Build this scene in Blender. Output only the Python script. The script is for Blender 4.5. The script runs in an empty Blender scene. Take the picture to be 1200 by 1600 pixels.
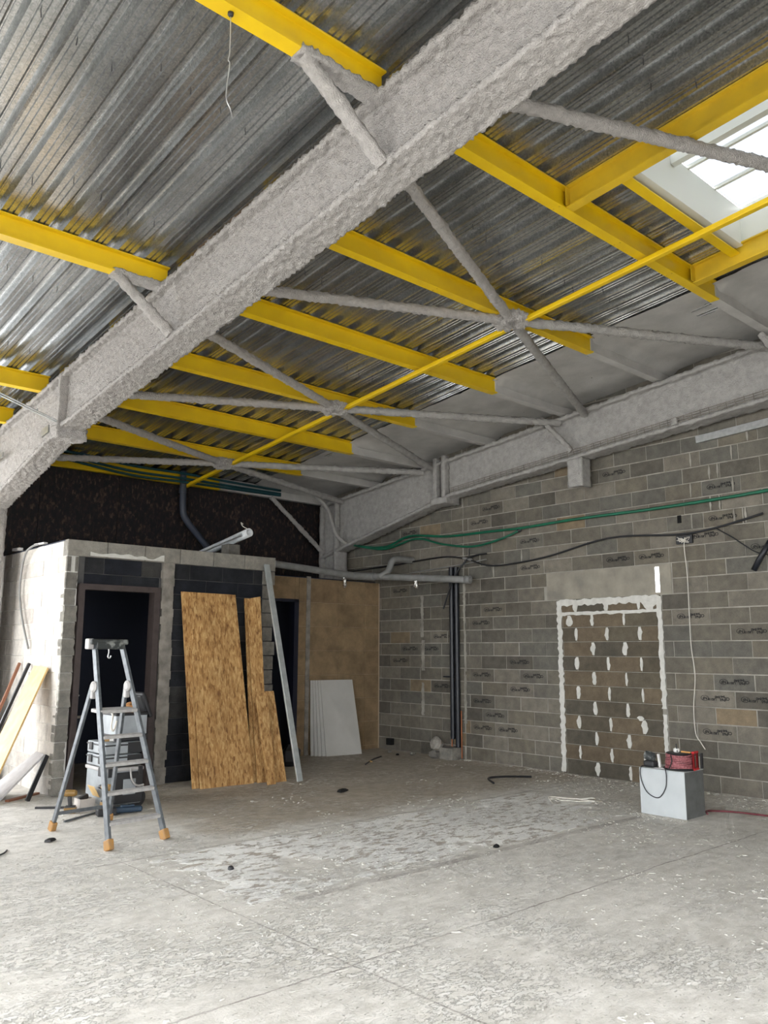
import bpy, bmesh, math, random
import numpy as np
from mathutils import Vector, Matrix, noise
random.seed(7)
rng = np.random.default_rng(7)
S = bpy.context.scene
C = S.collection
V = Vector

# ------------------------------------------------------------------ camera
H = 1.66
F_PX, YAW, PITCH, ROLL = 1274.74, 41.688, 9.707, 0.145
def cam_axes():
    y, p, r = (math.radians(a) for a in (YAW, PITCH, ROLL))
    f = V((math.sin(y)*math.cos(p), math.cos(y)*math.cos(p), math.sin(p)))
    rt = V((math.cos(y), -math.sin(y), 0)); up = rt.cross(f)
    return rt*math.cos(r)+up*math.sin(r), up*math.cos(r)-rt*math.sin(r), f
RT, UP, FW = cam_axes()
cd = bpy.data.cameras.new('camera'); cam = bpy.data.objects.new('camera', cd); C.objects.link(cam)
cd.sensor_fit = 'VERTICAL'; cd.sensor_height = 32.0; cd.lens = F_PX/1600*32.0
cd.clip_start = 0.05; cd.clip_end = 500
cam.matrix_world = Matrix(((RT.x, UP.x, -FW.x, 0), (RT.y, UP.y, -FW.y, 0), (RT.z, UP.z, -FW.z, H), (0, 0, 0, 1)))
S.camera = cam

# ------------------------------------------------------------------ world light: an overcast sky coming in through the openings and the skylight
w = bpy.data.worlds.new('world'); S.world = w; w.use_nodes = True
bg = w.node_tree.nodes['Background']; bg.inputs[0].default_value = (0.95, 0.975, 1.0, 1); bg.inputs[1].default_value = 5.0
S.view_settings.view_transform = 'Standard'; S.view_settings.look = 'None'
S.view_settings.exposure = 0.82; S.view_settings.gamma = 1.0; S.view_settings.use_curve_mapping = False
S.cycles.max_bounces = 6; S.cycles.diffuse_bounces = 3; S.cycles.transmission_bounces = 4
S.cycles.sample_clamp_indirect = 8.0

# ------------------------------------------------------------------ materials
def nt(name):
    m = bpy.data.materials.new(name); m.use_nodes = True
    t = m.node_tree; b = t.nodes['Principled BSDF']
    return m, t, b
def col(c): return (*c, 1) if len(c) == 3 else c
class N:
    """small helper to wire nodes"""
    def __init__(s, t): s.t = t
    def n(s, typ, **kw):
        nd = s.t.nodes.new(typ)
        for k, v in kw.items(): setattr(nd, k, v)
        return nd
    def l(s, a, b): s.t.links.new(a, b)
    def pos(s): return s.n('ShaderNodeNewGeometry').outputs['Position']
    def noise(s, scale, detail=4, vec=None, rough=.55, dist=0):
        x = s.n('ShaderNodeTexNoise'); x.inputs['Scale'].default_value = scale; x.inputs['Detail'].default_value = detail
        x.inputs['Roughness'].default_value = rough; x.inputs['Distortion'].default_value = dist
        s.l(vec if vec is not None else s.pos(), x.inputs['Vector']); return x.outputs['Fac']
    def ramp(s, fac, stops, interp='LINEAR'):
        r = s.n('ShaderNodeValToRGB'); e = r.color_ramp.elements; r.color_ramp.interpolation = interp
        while len(e) < len(stops): e.new(.5)
        for i, (p, c) in enumerate(stops): e[i].position = p; e[i].color = col(c)
        s.l(fac, r.inputs[0]); return r.outputs[0]
    def mix(s, fac, a, b, mode='MIX'):
        x = s.n('ShaderNodeMix'); x.data_type = 'RGBA'; x.blend_type = mode
        for i, v in ((0, fac), (6, a), (7, b)):
            if hasattr(v, 'is_output'): s.l(v, x.inputs[i])
            else: x.inputs[i].default_value = v if i == 0 else col(v)
        return x.outputs[2]
    def math(s, op, a, b=None):
        x = s.n('ShaderNodeMath'); x.operation = op
        for i, v in ((0, a), (1, b)):
            if v is None: continue
            if hasattr(v, 'is_output'): s.l(v, x.inputs[i])
            else: x.inputs[i].default_value = v
        return x.outputs[0]
    def bump(s, h, strength, dist, b):
        x = s.n('ShaderNodeBump'); x.inputs['Strength'].default_value = strength; x.inputs['Distance'].default_value = dist
        s.l(h, x.inputs['Height']); s.l(x.outputs[0], b.inputs['Normal'])
    def mapping(s, vec, scale, rot=(0, 0, 0)):
        x = s.n('ShaderNodeMapping'); x.inputs['Scale'].default_value = scale; x.inputs['Rotation'].default_value = rot
        s.l(vec, x.inputs['Vector']); return x.outputs[0]
def simple(name, c, rough=.6, metal=0, c2=None, scale=6, detail=5, bump=None, lo=.35, hi=.65, spec=None):
    m, t, b = nt(name); k = N(t)
    b.inputs['Base Color'].default_value = col(c); b.inputs['Roughness'].default_value = rough; b.inputs['Metallic'].default_value = metal
    if spec is not None: b.inputs['Specular IOR Level'].default_value = spec
    if c2 is not None: k.l(k.ramp(k.noise(scale, detail), [(lo, c), (hi, c2)]), b.inputs['Base Color'])
    if bump: k.bump(k.noise(bump[0], 5), bump[1], bump[2], b)
    return m
def block_mat(name, stops, island=False, dark_noise=.75, bump=.35, scale=9):
    m, t, b = nt(name); k = N(t)
    if island: r = k.n('ShaderNodeNewGeometry').outputs['Random Per Island']
    else: r = k.n('ShaderNodeObjectInfo').outputs['Random']
    base = k.ramp(r, stops, 'CONSTANT' if len(stops) > 3 else 'LINEAR')
    g = k.ramp(k.noise(scale, 6, rough=.65), [(.3, (dark_noise,)*3), (.7, (1.12, 1.11, 1.08))])
    fine = k.ramp(k.noise(140, 3), [(.3, (.82,)*3), (.7, (1.12,)*3)])
    blot = k.ramp(k.noise(1.3, 4), [(.3, (.84, .83, .82)), (.7, (1.1, 1.1, 1.08))])
    cc = k.mix(1, k.mix(1, k.mix(1, base, g, 'MULTIPLY'), fine, 'MULTIPLY'), blot, 'MULTIPLY')
    k.l(cc, b.inputs['Base Color']); b.inputs['Roughness'].default_value = .95
    b.inputs['Specular IOR Level'].default_value = .2
    k.bump(k.noise(120, 4), bump, .004, b)
    return m
M = {}
G = [(0, (0.158, 0.145, 0.123)), (.14, (0.191, 0.175, 0.150)), (.3, (0.126, 0.117, 0.101)), (.44, (0.213, 0.195, 0.167)), (.58, (0.163, 0.153, 0.134)), (.7, (0.178, 0.161, 0.133)), (.82, (0.150, 0.144, 0.129)), (.965, (0.235, 0.186, 0.129))]
M['block'] = block_mat('concrete_block', G)
M['block_far'] = block_mat('concrete_block_run', G, True)
M['infill'] = block_mat('infill_block', [(0, (.155, .125, .09)), (.3, (.12, .104, .08)), (.5, (.165, .132, .095)), (.7, (.135, .118, .09)), (.85, (.108, .098, .08))])
M['block_side'] = block_mat('daylit_block', [(0, (.58, .55, .52)), (.5, (.65, .62, .59)), (1, (.52, .48, .45))])  # booth side blocks, the strong daylight on them put into a paler colour
M['block_end'] = block_mat('raw_block_end', [(0, (.24, .23, .21)), (.5, (.30, .285, .26)), (1, (.19, .18, .165))], dark_noise=.55, bump=.8)
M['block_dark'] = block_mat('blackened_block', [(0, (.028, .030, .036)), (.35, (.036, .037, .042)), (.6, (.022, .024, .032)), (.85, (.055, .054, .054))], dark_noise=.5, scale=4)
M['ring'] = block_mat('ring_beam_block', [(0, (.27, .255, .23)), (.5, (.30, .285, .26)), (1, (.24, .23, .21))])
M['mortar'] = simple('joint_mortar', (.37, .35, .305), .95, 0, (.24, .225, .195), 5, bump=(90, .5, .004))
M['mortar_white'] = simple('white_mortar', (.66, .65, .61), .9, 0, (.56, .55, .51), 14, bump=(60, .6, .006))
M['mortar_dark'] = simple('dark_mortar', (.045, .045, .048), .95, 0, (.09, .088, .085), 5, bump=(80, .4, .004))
M['lintel'] = simple('lintel_concrete', (.33, .30, .245), .9, 0, (.22, .205, .175), 3.5, bump=(50, .3, .004))
M['pillar'] = simple('pillar_concrete', (.30, .275, .24), .95, 0, (.17, .155, .135), 7, bump=(45, .7, .01))
M['ink'] = simple('black_print', (.012, .012, .013), .9)
M['coat'] = simple('sprayed_fireproofing', (.495, .47, .45), 1.0, 0, (.40, .378, .36), 22, bump=(85, 1.0, .02), spec=.1)
M['coat_far'] = simple('sprayed_fireproofing_smooth', (.44, .427, .405), 1.0, 0, (.35, .337, .32), 14, bump=(80, 1.0, .016), spec=.1)
M['lining'] = simple('sprayed_roof_lining', (.54, .525, .50), 1.0, 0, (.44, .428, .41), 3.2, bump=(40, .5, .006), spec=.1)
M['yellow'] = simple('yellow_paint', (.80, .54, .004), .42, 0, (.72, .47, .006), 3)
M['yellow_old'] = simple('yellow_paint_dusty', (.66, .43, .015), .55, 0, (.56, .37, .02), 5)
def galv():
    m, t, b = nt('galvanised_deck'); k = N(t)
    vor = k.n('ShaderNodeTexVoronoi'); vor.inputs['Scale'].default_value = 90; k.l(k.pos(), vor.inputs['Vector'])
    sp = k.ramp(vor.outputs['Color'], [(.1, (.42, .435, .445)), (.9, (.72, .73, .73))])
    blot = k.ramp(k.noise(1.5, 5), [(.3, (.75, .75, .74)), (.7, (1, 1, 1))])
    k.l(k.mix(1, sp, blot, 'MULTIPLY'), b.inputs['Base Color'])
    b.inputs['Metallic'].default_value = .92
    rr = k.n('ShaderNodeMapRange'); k.l(k.noise(25, 3), rr.inputs[0]); rr.inputs[3].default_value = .16; rr.inputs[4].default_value = .30
    k.l(rr.outputs[0], b.inputs['Roughness'])
    k.bump(vor.outputs['Distance'], .08, .002, b)
    return m
M['galv'] = galv()
M['galv_plain'] = simple('galvanised_steel', (.50, .51, .51), .4, .85, (.40, .41, .41), 20)
M['white_paint'] = simple('white_curb_paint', (.70, .71, .64), .5, 0, (.70, .70, .64), 4)
def glaze():
    m, t, b = nt('milky_glazing'); k = N(t)
    tr = k.n('ShaderNodeBsdfTranslucent'); tr.inputs[0].default_value = (.30, .31, .32, 1)
    tp = k.n('ShaderNodeBsdfTransparent'); tp.inputs[0].default_value = (.42, .43, .44, 1)
    mx = k.n('ShaderNodeMixShader'); mx.inputs[0].default_value = .45
    k.l(tr.outputs[0], mx.inputs[1]); k.l(tp.outputs[0], mx.inputs[2]); k.l(mx.outputs[0], t.nodes['Material Output'].inputs[0])
    return m
M['glaze'] = glaze()
def osb(name, stops, iso=1.0):
    m, t, b = nt(name); k = N(t)
    tc = k.n('ShaderNodeTexCoord').outputs['Object']
    def layer(sc, rot, off):
        vec = k.mapping(tc, sc, rot)
        wob = k.n('ShaderNodeTexNoise'); wob.inputs['Scale'].default_value = 3; k.l(vec, wob.inputs['Vector'])
        ad = k.n('ShaderNodeMixRGB'); ad.blend_type = 'ADD'; ad.inputs[0].default_value = .6
        k.l(vec, ad.inputs[1]); k.l(wob.outputs['Color'], ad.inputs[2])
        v = k.n('ShaderNodeTexVoronoi'); v.inputs['Scale'].default_value = 1; k.l(ad.outputs[0], v.inputs['Vector'])
        return v.outputs['Color']
    a = layer((34/iso, 34, 8*iso), (0, .55, 0), 0); c = layer((26/iso, 26, 7*iso), (0, -.7, 0), 3); d = layer((60/iso, 60, 11*iso), (0, .1, .4), 5)
    mx = k.mix(.5, k.mix(.5, a, c), d)
    bw = k.n('ShaderNodeRGBToBW'); k.l(mx, bw.inputs[0])
    big = k.ramp(k.noise(2.2, 3, tc), [(.3, (.86,)*3), (.7, (1.1,)*3)])
    k.l(k.mix(1, k.ramp(bw.outputs[0], stops), big, 'MULTIPLY'), b.inputs['Base Color'])
    b.inputs['Roughness'].default_value = .75
    k.bump(bw.outputs[0], .3, .003, b)
    return m
M['osb'] = osb('osb_board', [(.22, (.19, .085, .025)), (.42, (.38, .20, .065)), (.58, (.47, .27, .10)), (.78, (.60, .39, .17))])
M['osb_black'] = osb('blackened_osb', [(.3, (.004, .004, .006)), (.5, (.009, .006, .008)), (.62, (.022, .012, .011)), (.8, (.085, .052, .04))], 1.6)
M['tile'] = block_mat('beige_wall_tile', [(0, (.285, .20, .12)), (.5, (.315, .225, .135)), (1, (.26, .187, .113))], dark_noise=.66, bump=.03, scale=5)
M['tile_joint'] = simple('tile_joint', (.42, .33, .24), .9)
M['brown_frame'] = simple('brown_door_frame', (.045, .032, .03), .6, 0, (.06, .045, .042), 12)
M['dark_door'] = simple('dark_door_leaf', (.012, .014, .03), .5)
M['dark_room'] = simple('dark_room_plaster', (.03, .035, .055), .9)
M['steel'] = simple('stainless_steel', (.6, .6, .6), .3, .9)
M['alu'] = simple('ladder_aluminium', (.145, .158, .168), .42, .35, (.085, .095, .105), 18)
M['alu_light'] = simple('ladder_tread_aluminium', (.46, .445, .43), .5, .3, (.34, .33, .32), 25)
M['alu_rail'] = simple('straightedge_aluminium', (.52, .55, .55), .4, .5, (.42, .45, .45), 12)
M['hinge'] = simple('grey_plastic_hinge', (.40, .385, .375), .6)
M['foot'] = simple('ochre_rubber_foot', (.36, .18, .04), .7, 0, (.28, .16, .07), 30)
M['tray'] = simple('dark_tray_plastic', (.03, .034, .034), .5, 0, (.20, .21, .20), 14, lo=.5, hi=.62)
M['black'] = simple('black_plastic', (.018, .018, .02), .5)
M['black_cable'] = simple('black_cable_sheath', (.014, .015, .018), .5)
M['black_pipe'] = simple('black_pipe', (.012, .014, .02), .4)
M['grey_pipe'] = simple('grey_pvc_pipe', (.25, .25, .245), .5, 0, (.19, .19, .185), 7)
M['blue_pipe'] = simple('dark_blue_grey_pipe', (.05, .06, .085), .5)
M['green'] = simple('green_hose', (.006, .14, .075), .4, 0, (.008, .10, .055), 6)
M['teal'] = simple('dark_teal_cable', (.006, .05, .06), .5)
M['white_cord'] = simple('white_cord', (.66, .63, .56), .6)
M['white_tube'] = simple('dirty_white_tube', (.66, .68, .70), .5, 0, (.50, .52, .55), 14)
M['copper'] = simple('copper_pipe', (.35, .13, .06), .45, .6)
M['foil'] = simple('aluminium_foil', (.7, .69, .67), .25, 1, bump=(60, .8, .01))
M['pine'] = simple('pine_board', (.68, .47, .22), .7, 0, (.58, .38, .16), 8)
M['white_board'] = simple('white_painted_board', (.55, .54, .54), .6, 0, (.45, .43, .43), 9)
M['brown_wood'] = simple('reddish_brown_batten', (.26, .11, .06), .7)
M['gypsum'] = simple('plasterboard_face', (.52, .505, .475), .85, 0, (.48, .465, .435), 4)
M['gypsum_edge'] = simple('plasterboard_edge', (.40, .385, .36), .9)
M['cab_lit'] = simple('lit_cabinet_metal', (.50, .53, .54), .5, 0, (.45, .48, .49), 5)  # cabinet faces towards the daylight, their brightness put into the colour
M['cab_shade'] = simple('shaded_cabinet_metal', (.20, .21, .21), .45, .35, (.15, .155, .155), 9)  # same cabinet turned away from the daylight, shade put into the colour
M['red'] = simple('red_plastic', (.62, .02, .025), .4)
M['pink_cable'] = simple('reddish_cable', (.42, .16, .17), .55, 0, (.20, .05, .06), 60)
M['maroon'] = simple('maroon_cable', (.16, .03, .04), .6)
M['orange_wood'] = simple('orange_stick', (.65, .33, .10), .6)
M['white'] = simple('white_plastic', (.75, .75, .73), .5)
M['box_grey'] = simple('translucent_grey_box', (.32, .345, .36), .45, 0, (.26, .28, .295), 8)
M['tool_yellow'] = simple('tool_yellow', (.22, .125, .03), .5)
M['tool_brown'] = simple('leather_tan', (.42, .20, .07), .7)
M['blue_tool'] = simple('dark_blue_tool', (.02, .045, .08), .45)
M['card'] = simple('pale_cardboard', (.52, .48, .44), .8, 0, (.42, .38, .34), 8)
M['stone'] = simple('dusty_foam', (.36, .34, .30), .95, 0, (.28, .26, .23), 20, bump=(40, .8, .01))
M['scrap'] = simple('mortar_scrapings', (.54, .52, .475), .95, 0, (.44, .42, .38), 30)
M['void'] = simple('dark_void', (.006, .006, .006), 1)
def floor_mat():
    m, t, b = nt('dusty_concrete_floor'); k = N(t)
    p = k.pos()
    at = k.n('ShaderNodeAttribute'); at.attribute_name = 'residue'
    res = at.outputs['Fac']
    base = k.ramp(k.noise(.9, 6, rough=.65), [(.28, (.60, .58, .54)), (.5, (.68, .66, .62)), (.72, (.74, .72, .68))])
    st = k.mapping(p, (2.2, 9, 1), (0, 0, .08))
    streak = k.ramp(k.noise(1.4, 6, st, .7), [(.3, (.84, .83, .81)), (.7, (1.08, 1.08, 1.07))])
    base = k.mix(1, base, streak, 'MULTIPLY')
    sm = k.ramp(k.noise(7, 7, rough=.72), [(.36, (.82, .81, .79)), (.6, (1.06, 1.05, 1.05))])
    base = k.mix(1, base, sm, 'MULTIPLY')
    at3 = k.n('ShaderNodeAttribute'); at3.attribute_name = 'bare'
    base = k.mix(at3.outputs['Fac'], base, k.mix(1, base, (.66, .61, .54), 'MULTIPLY'))  # brown of the bare slab, with painted dimness towards the back corner
    # thin crust of scraped adhesive over the whole floor
    wob = k.n('ShaderNodeTexNoise'); wob.inputs['Scale'].default_value = 2.5; k.l(p, wob.inputs['Vector'])
    wp = k.n('ShaderNodeMixRGB'); wp.blend_type = 'ADD'; wp.inputs[0].default_value = .06; k.l(p, wp.inputs[1]); k.l(wob.outputs['Color'], wp.inputs[2])
    s2 = k.mapping(wp.outputs[0], (11, 17, 1), (0, 0, .3))
    cr = k.noise(1.0, 9, s2, .72)
    crm = k.ramp(cr, [(.50, (0, 0, 0)), (.535, (1, 1, 1))])
    keep = k.ramp(k.noise(1.1, 4), [(.44, (.05,)*3), (.62, (1, 1, 1))])
    crm = k.math('MULTIPLY', crm, keep)
    base = k.mix(k.math('MULTIPLY', crm, .45), base, (.80, .785, .745))
    fl = k.ramp(k.noise(1.0, 7, k.mapping(wp.outputs[0], (24, 48, 1), (0, 0, .45)), .6), [(.63, (0, 0, 0)), (.68, (1, 1, 1))])
    base = k.mix(k.math('MULTIPLY', fl, .35), base, (.33, .305, .27))
    # adhesive bed
    bed = k.ramp(k.noise(30, 5), [(.3, (.76, .745, .71)), (.7, (.86, .845, .81))])
    brk = k.ramp(k.noise(7.0, 9, k.mapping(wp.outputs[0], (1, 2.1, 1), (0, 0, .2)), .7), [(.435, (0, 0, 0)), (.455, (1, 1, 1))])
    rm = k.math('MULTIPLY', k.ramp(res, [(.35, (0, 0, 0)), (.5, (1, 1, 1))]), brk)
    gap = k.math('MULTIPLY', k.ramp(res, [(.35, (0, 0, 0)), (.5, (1, 1, 1))]), k.math('SUBTRACT', 1.0, brk))
    base = k.mix(k.math('MULTIPLY', gap, .8), base, (.42, .365, .305))
    cc = k.mix(rm, base, bed)
    # saw cuts in the slab
    sep = k.n('ShaderNodeSeparateXYZ'); k.l(p, sep.inputs[0]); X, Y = sep.outputs[0], sep.outputs[1]
    jit = k.math('MULTIPLY', k.math('SUBTRACT', k.noise(5, 6), .5), .06); cut = None
    for co, oth, c, hw, lo, hi, amt in ((Y, X, 3.64, .007, .6, 8.0, .8), (Y, X, 6.52, .010, 2.8, 9.0, .75), (Y, X, 4.80, .045, 3.5, 8.7, .45), (X, Y, 3.02, .007, 1.0, 6.5, .6), (Y, X, 8.2, .008, 5, 9, .5)):
        d = k.math('ABSOLUTE', k.math('ADD', k.math('SUBTRACT', co, c), jit))
        mk = k.math('MULTIPLY', k.math('LESS_THAN', d, hw), k.math('MULTIPLY', k.math('GREATER_THAN', oth, lo), k.math('LESS_THAN', oth, hi)))
        mk = k.math('MULTIPLY', mk, amt); cut = mk if cut is None else k.math('MAXIMUM', cut, mk)
    cut = k.math('MULTIPLY', cut, k.ramp(k.noise(4, 5), [(.3, (.3,)*3), (.55, (1, 1, 1))]))
    cc = k.mix(cut, cc, (.24, .21, .19))
    k.l(cc, b.inputs['Base Color'])
    b.inputs['Roughness'].default_value = .75; b.inputs['Specular IOR Level'].default_value = .4
    wv = k.n('ShaderNodeTexWave'); wv.inputs['Scale'].default_value = 22; wv.inputs['Distortion'].default_value = 1.5; wv.inputs['Detail'].default_value = 1
    wv.bands_direction = 'DIAGONAL'; k.l(p, wv.inputs['Vector'])
    h = k.math('ADD', k.math('MULTIPLY', wv.outputs['Fac'], k.math('MULTIPLY', rm, .16)), k.math('MULTIPLY', crm, .55))
    h = k.math('ADD', h, k.math('MULTIPLY', rm, .8)); h = k.math('SUBTRACT', h, k.math('MULTIPLY', fl, .5))
    h = k.math('SUBTRACT', k.math('ADD', h, k.math('MULTIPLY', k.noise(70, 4), .35)), cut)
    k.bump(h, 1.0, .016, b)
    return m
M['floor'] = floor_mat()

# ------------------------------------------------------------------ builders
class MB:
    def __init__(s): s.v = []; s.f = []; s.mi = []; s.sm = []
    def add(s, vs, fs, m=0, smooth=False):
        o = len(s.v); s.v += [tuple(x) for x in vs]
        for f in fs: s.f.append(tuple(i+o for i in f)); s.mi.append(m); s.sm.append(smooth)
        return s
    def box(s, x0, x1, y0, y1, z0, z1, m=0):
        vs = [(x, y, z) for z in (z0, z1) for y in (y0, y1) for x in (x0, x1)]
        return s.add(vs, [(0, 2, 3, 1), (4, 5, 7, 6), (0, 1, 5, 4), (2, 6, 7, 3), (0, 4, 6, 2), (1, 3, 7, 5)], m)
    def obox(s, c, ax, sz, m=0, bev=0):
        c = V(c); a = [V(k).normalized() for k in ax]; h = [q/2 for q in sz]
        if bev == 0:
            vs = [c+a[0]*h[0]*i+a[1]*h[1]*j+a[2]*h[2]*k for k in (-1, 1) for j in (-1, 1) for i in (-1, 1)]
            return s.add(vs, [(0, 2, 3, 1), (4, 5, 7, 6), (0, 1, 5, 4), (2, 6, 7, 3), (0, 4, 6, 2), (1, 3, 7, 5)], m)
        bm = bmesh.new(); bmesh.ops.create_cube(bm, size=1)
        for v in bm.verts: v.co = V((v.co.x*sz[0], v.co.y*sz[1], v.co.z*sz[2]))
        bmesh.ops.bevel(bm, geom=bm.edges[:], offset=bev, segments=2, affect='EDGES', profile=.5)
        bm.verts.index_update()
        vs = [c+a[0]*v.co.x+a[1]*v.co.y+a[2]*v.co.z for v in bm.verts]; fs = [[v.index for v in f.verts] for f in bm.faces]; bm.free()
        return s.add(vs, fs, m)
    def bar(s, p0, p1, w, t, up=(0, 0, 1), m=0, bev=0):
        p0, p1 = V(p0), V(p1); d = (p1-p0); L = d.length; d.normalize()
        sd = d.cross(V(up)); sd = sd.normalized() if sd.length > 1e-5 else V((1, 0, 0)); u = sd.cross(d)
        return s.obox((p0+p1)/2, (d, sd, u), (L, w, t), m, bev)
    def prism(s, pts, d, m=0):
        """closed outline (list of points) extruded by vector d"""
        n = len(pts); d = V(d); vs = [V(p) for p in pts]+[V(p)+d for p in pts]
        fs = [tuple(range(n-1, -1, -1)), tuple(range(n, 2*n))]+[(i, (i+1) % n, n+(i+1) % n, n+i) for i in range(n)]
        return s.add(vs, fs, m)
    def tube(s, path, r, seg=10, m=0, amp=0, freq=18, cap=True, inner=0):
        P = [V(p) for p in path]; n = len(P); rr = r if isinstance(r, (list, tuple)) else [r]*n
        T = [(P[min(i+1, n-1)]-P[max(i-1, 0)]).normalized() for i in range(n)]
        ref = V((0, 0, 1)) if abs(T[0].z) < .9 else V((1, 0, 0))
        a = T[0].cross(ref).normalized(); vs = []
        for i in range(n):
            a = (a-T[i]*a.dot(T[i])).normalized(); b = T[i].cross(a)
            for j in range(seg):
                q = 2*math.pi*j/seg; dr = a*math.cos(q)+b*math.sin(q); p = P[i]+dr*rr[i]
                if amp: p = p+dr*(amp*(noise.noise(p*freq)+.6*noise.noise(p*freq*2.7)))
                vs.append(p)
        fs = [(i*seg+j, i*seg+(j+1) % seg, (i+1)*seg+(j+1) % seg, (i+1)*seg+j) for i in range(n-1) for j in range(seg)]
        s.add(vs, fs, m, True)
        if cap and not inner: s.add(vs[:seg], [tuple(range(seg-1, -1, -1))], m); s.add(vs[-seg:], [tuple(range(seg))], m)
        if inner:
            s.tube(path, inner, seg, m, cap=False)
            o = len(s.v)-2*n*seg
            for base in (0, (n-1)*seg):
                for j in range(seg):
                    A = o+base+j; B = o+base+(j+1) % seg
                    s.f.append((A, B, B+n*seg, A+n*seg)); s.mi.append(m); s.sm.append(False)
        return s
    def lathe(s, c, axis, prof, seg=20, m=0):
        """prof: (radius, height along axis)"""
        ax = V(axis).normalized(); ref = V((0, 0, 1)) if abs(ax.z) < .9 else V((1, 0, 0)); a = ax.cross(ref).normalized(); b = ax.cross(a); c = V(c)
        vs = [c+ax*h+(a*math.cos(2*math.pi*j/seg)+b*math.sin(2*math.pi*j/seg))*r for r, h in prof for j in range(seg)]; n = len(prof)
        fs = [(i*seg+j, i*seg+(j+1) % seg, (i+1)*seg+(j+1) % seg, (i+1)*seg+j) for i in range(n-1) for j in range(seg)]
        fs += [tuple(range(seg-1, -1, -1)), tuple(range((n-1)*seg, n*seg))]
        return s.add(vs, fs, m, False)
    def mesh(s, name, mats, off=None):
        me = bpy.data.meshes.new(name)
        vs = s.v if off is None else [(x-off[0], y-off[1], z-off[2]) for x, y, z in s.v]
        me.from_pydata(vs, [], s.f)
        for mt in (mats if isinstance(mats, (list, tuple)) else [mats]): me.materials.append(M[mt])
        me.polygons.foreach_set('material_index', s.mi); me.polygons.foreach_set('use_smooth', s.sm); me.update()
        bm = bmesh.new(); bm.from_mesh(me); bmesh.ops.recalc_face_normals(bm, faces=bm.faces[:]); bm.to_mesh(me); bm.free()
        return me
    def build(s, name, mats, parent=None, at=None):
        """a mesh object with world-space coordinates; its origin at the parent's root, or at `at`"""
        off = V((0, 0, 0))
        if parent is not None:
            off = world_of(parent)
        o_at = V(at) if at is not None else off
        o = bpy.data.objects.new(name, s.mesh(name, mats, o_at)); C.objects.link(o)
        o.parent = parent; o.location = o_at-off
        return o
def world_of(o):
    p = V((0, 0, 0))
    while o is not None: p = p+o.location; o = o.parent
    return p
def tag(o, label=None, cat=None, group=None, kind=None):
    if label: o['label'] = label
    if cat: o['category'] = cat
    if group: o['group'] = group
    if kind: o['kind'] = kind
    return o
def thing(name, label, cat, loc=(0, 0, 0), group=None):
    o = bpy.data.objects.new(name, None); C.objects.link(o); o.location = loc; o.empty_display_size = .1
    return tag(o, label, cat, group)
def inst(name, mesh, parent, loc, rotz=0):
    o = bpy.data.objects.new(name, mesh); C.objects.link(o); o.parent = parent; o.location = V(loc)-(world_of(parent) if parent else V((0, 0, 0)))
    o.rotation_euler = (0, 0, rotz); return o
def fuzz(me, amp, f1, f2):
    n = len(me.vertices); co = np.empty(n*3); me.vertices.foreach_get('co', co); no = np.empty(n*3)
    me.vertices.foreach_get('normal', no); co = co.reshape(-1, 3); no = no.reshape(-1, 3)
    d = np.array([noise.noise(V(p*f1))+.8*noise.noise(V(p*f2)) for p in co])+rng.uniform(-.55, .55, n)
    co += no*(amp*d)[:, None]; me.vertices.foreach_set('co', co.ravel()); me.update()
def smooth_path(pts, n=8):
    """Catmull-Rom through points"""
    P = [V(p) for p in pts]; out = []
    for i in range(len(P)-1):
        a, b, c, d = P[max(i-1, 0)], P[i], P[i+1], P[min(i+2, len(P)-1)]
        for k in range(n):
            t = k/n; out.append(.5*((2*b)+(c-a)*t+(2*a-5*b+4*c-d)*t*t+(3*b-a-3*c+d)*t**3))
    return out+[P[-1]]
def line(p0, p1, step):
    p0, p1 = V(p0), V(p1); n = max(1, int((p1-p0).length/step)); return [p0.lerp(p1, i/n) for i in range(n+1)]
_bm = {}
def block_mesh(wd, ht, dp, mat, seed=0):
    """front face towards local -y, chamfered edges, origin at the middle of the front face"""
    key = (round(wd, 3), round(ht, 3), round(dp, 3), mat, seed)
    if key in _bm: return _bm[key]
    r = random.Random(hash(key) % 9973); a, b = wd/2, ht/2; c = .005
    j = lambda: r.uniform(-.002, .002)
    F = [(-a+c+j(), j()*.5, -b+c+j()), (a-c+j(), j()*.5, -b+c+j()), (a-c+j(), j()*.5, b-c+j()), (-a+c+j(), j()*.5, b-c+j())]
    E = [(-a, c, -b), (a, c, -b), (a, c, b), (-a, c, b)]; Bk = [(x, dp, z) for x, _, z in E]
    vs = F+E+Bk; fs = [(0, 1, 2, 3)]
    for i in range(4): k = (i+1) % 4; fs += [(4+i, 4+k, k, i), (8+i, 8+k, 4+k, 4+i)]
    me = bpy.data.meshes.new('block'); me.from_pydata(vs, [], fs); me.materials.append(M[mat]); me.update(); _bm[key] = me
    return me

T0, TS = 5.635, .095
def top(y): return T0-TS*y                 # top of the rafters / underside of the purlins
def deck(y): return T0+.205-TS*y           # underside of the roof deck
XR = 9.75
LX, FY = -1.6, -1.6                       # side and street front of the hall, out of the picture

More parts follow.
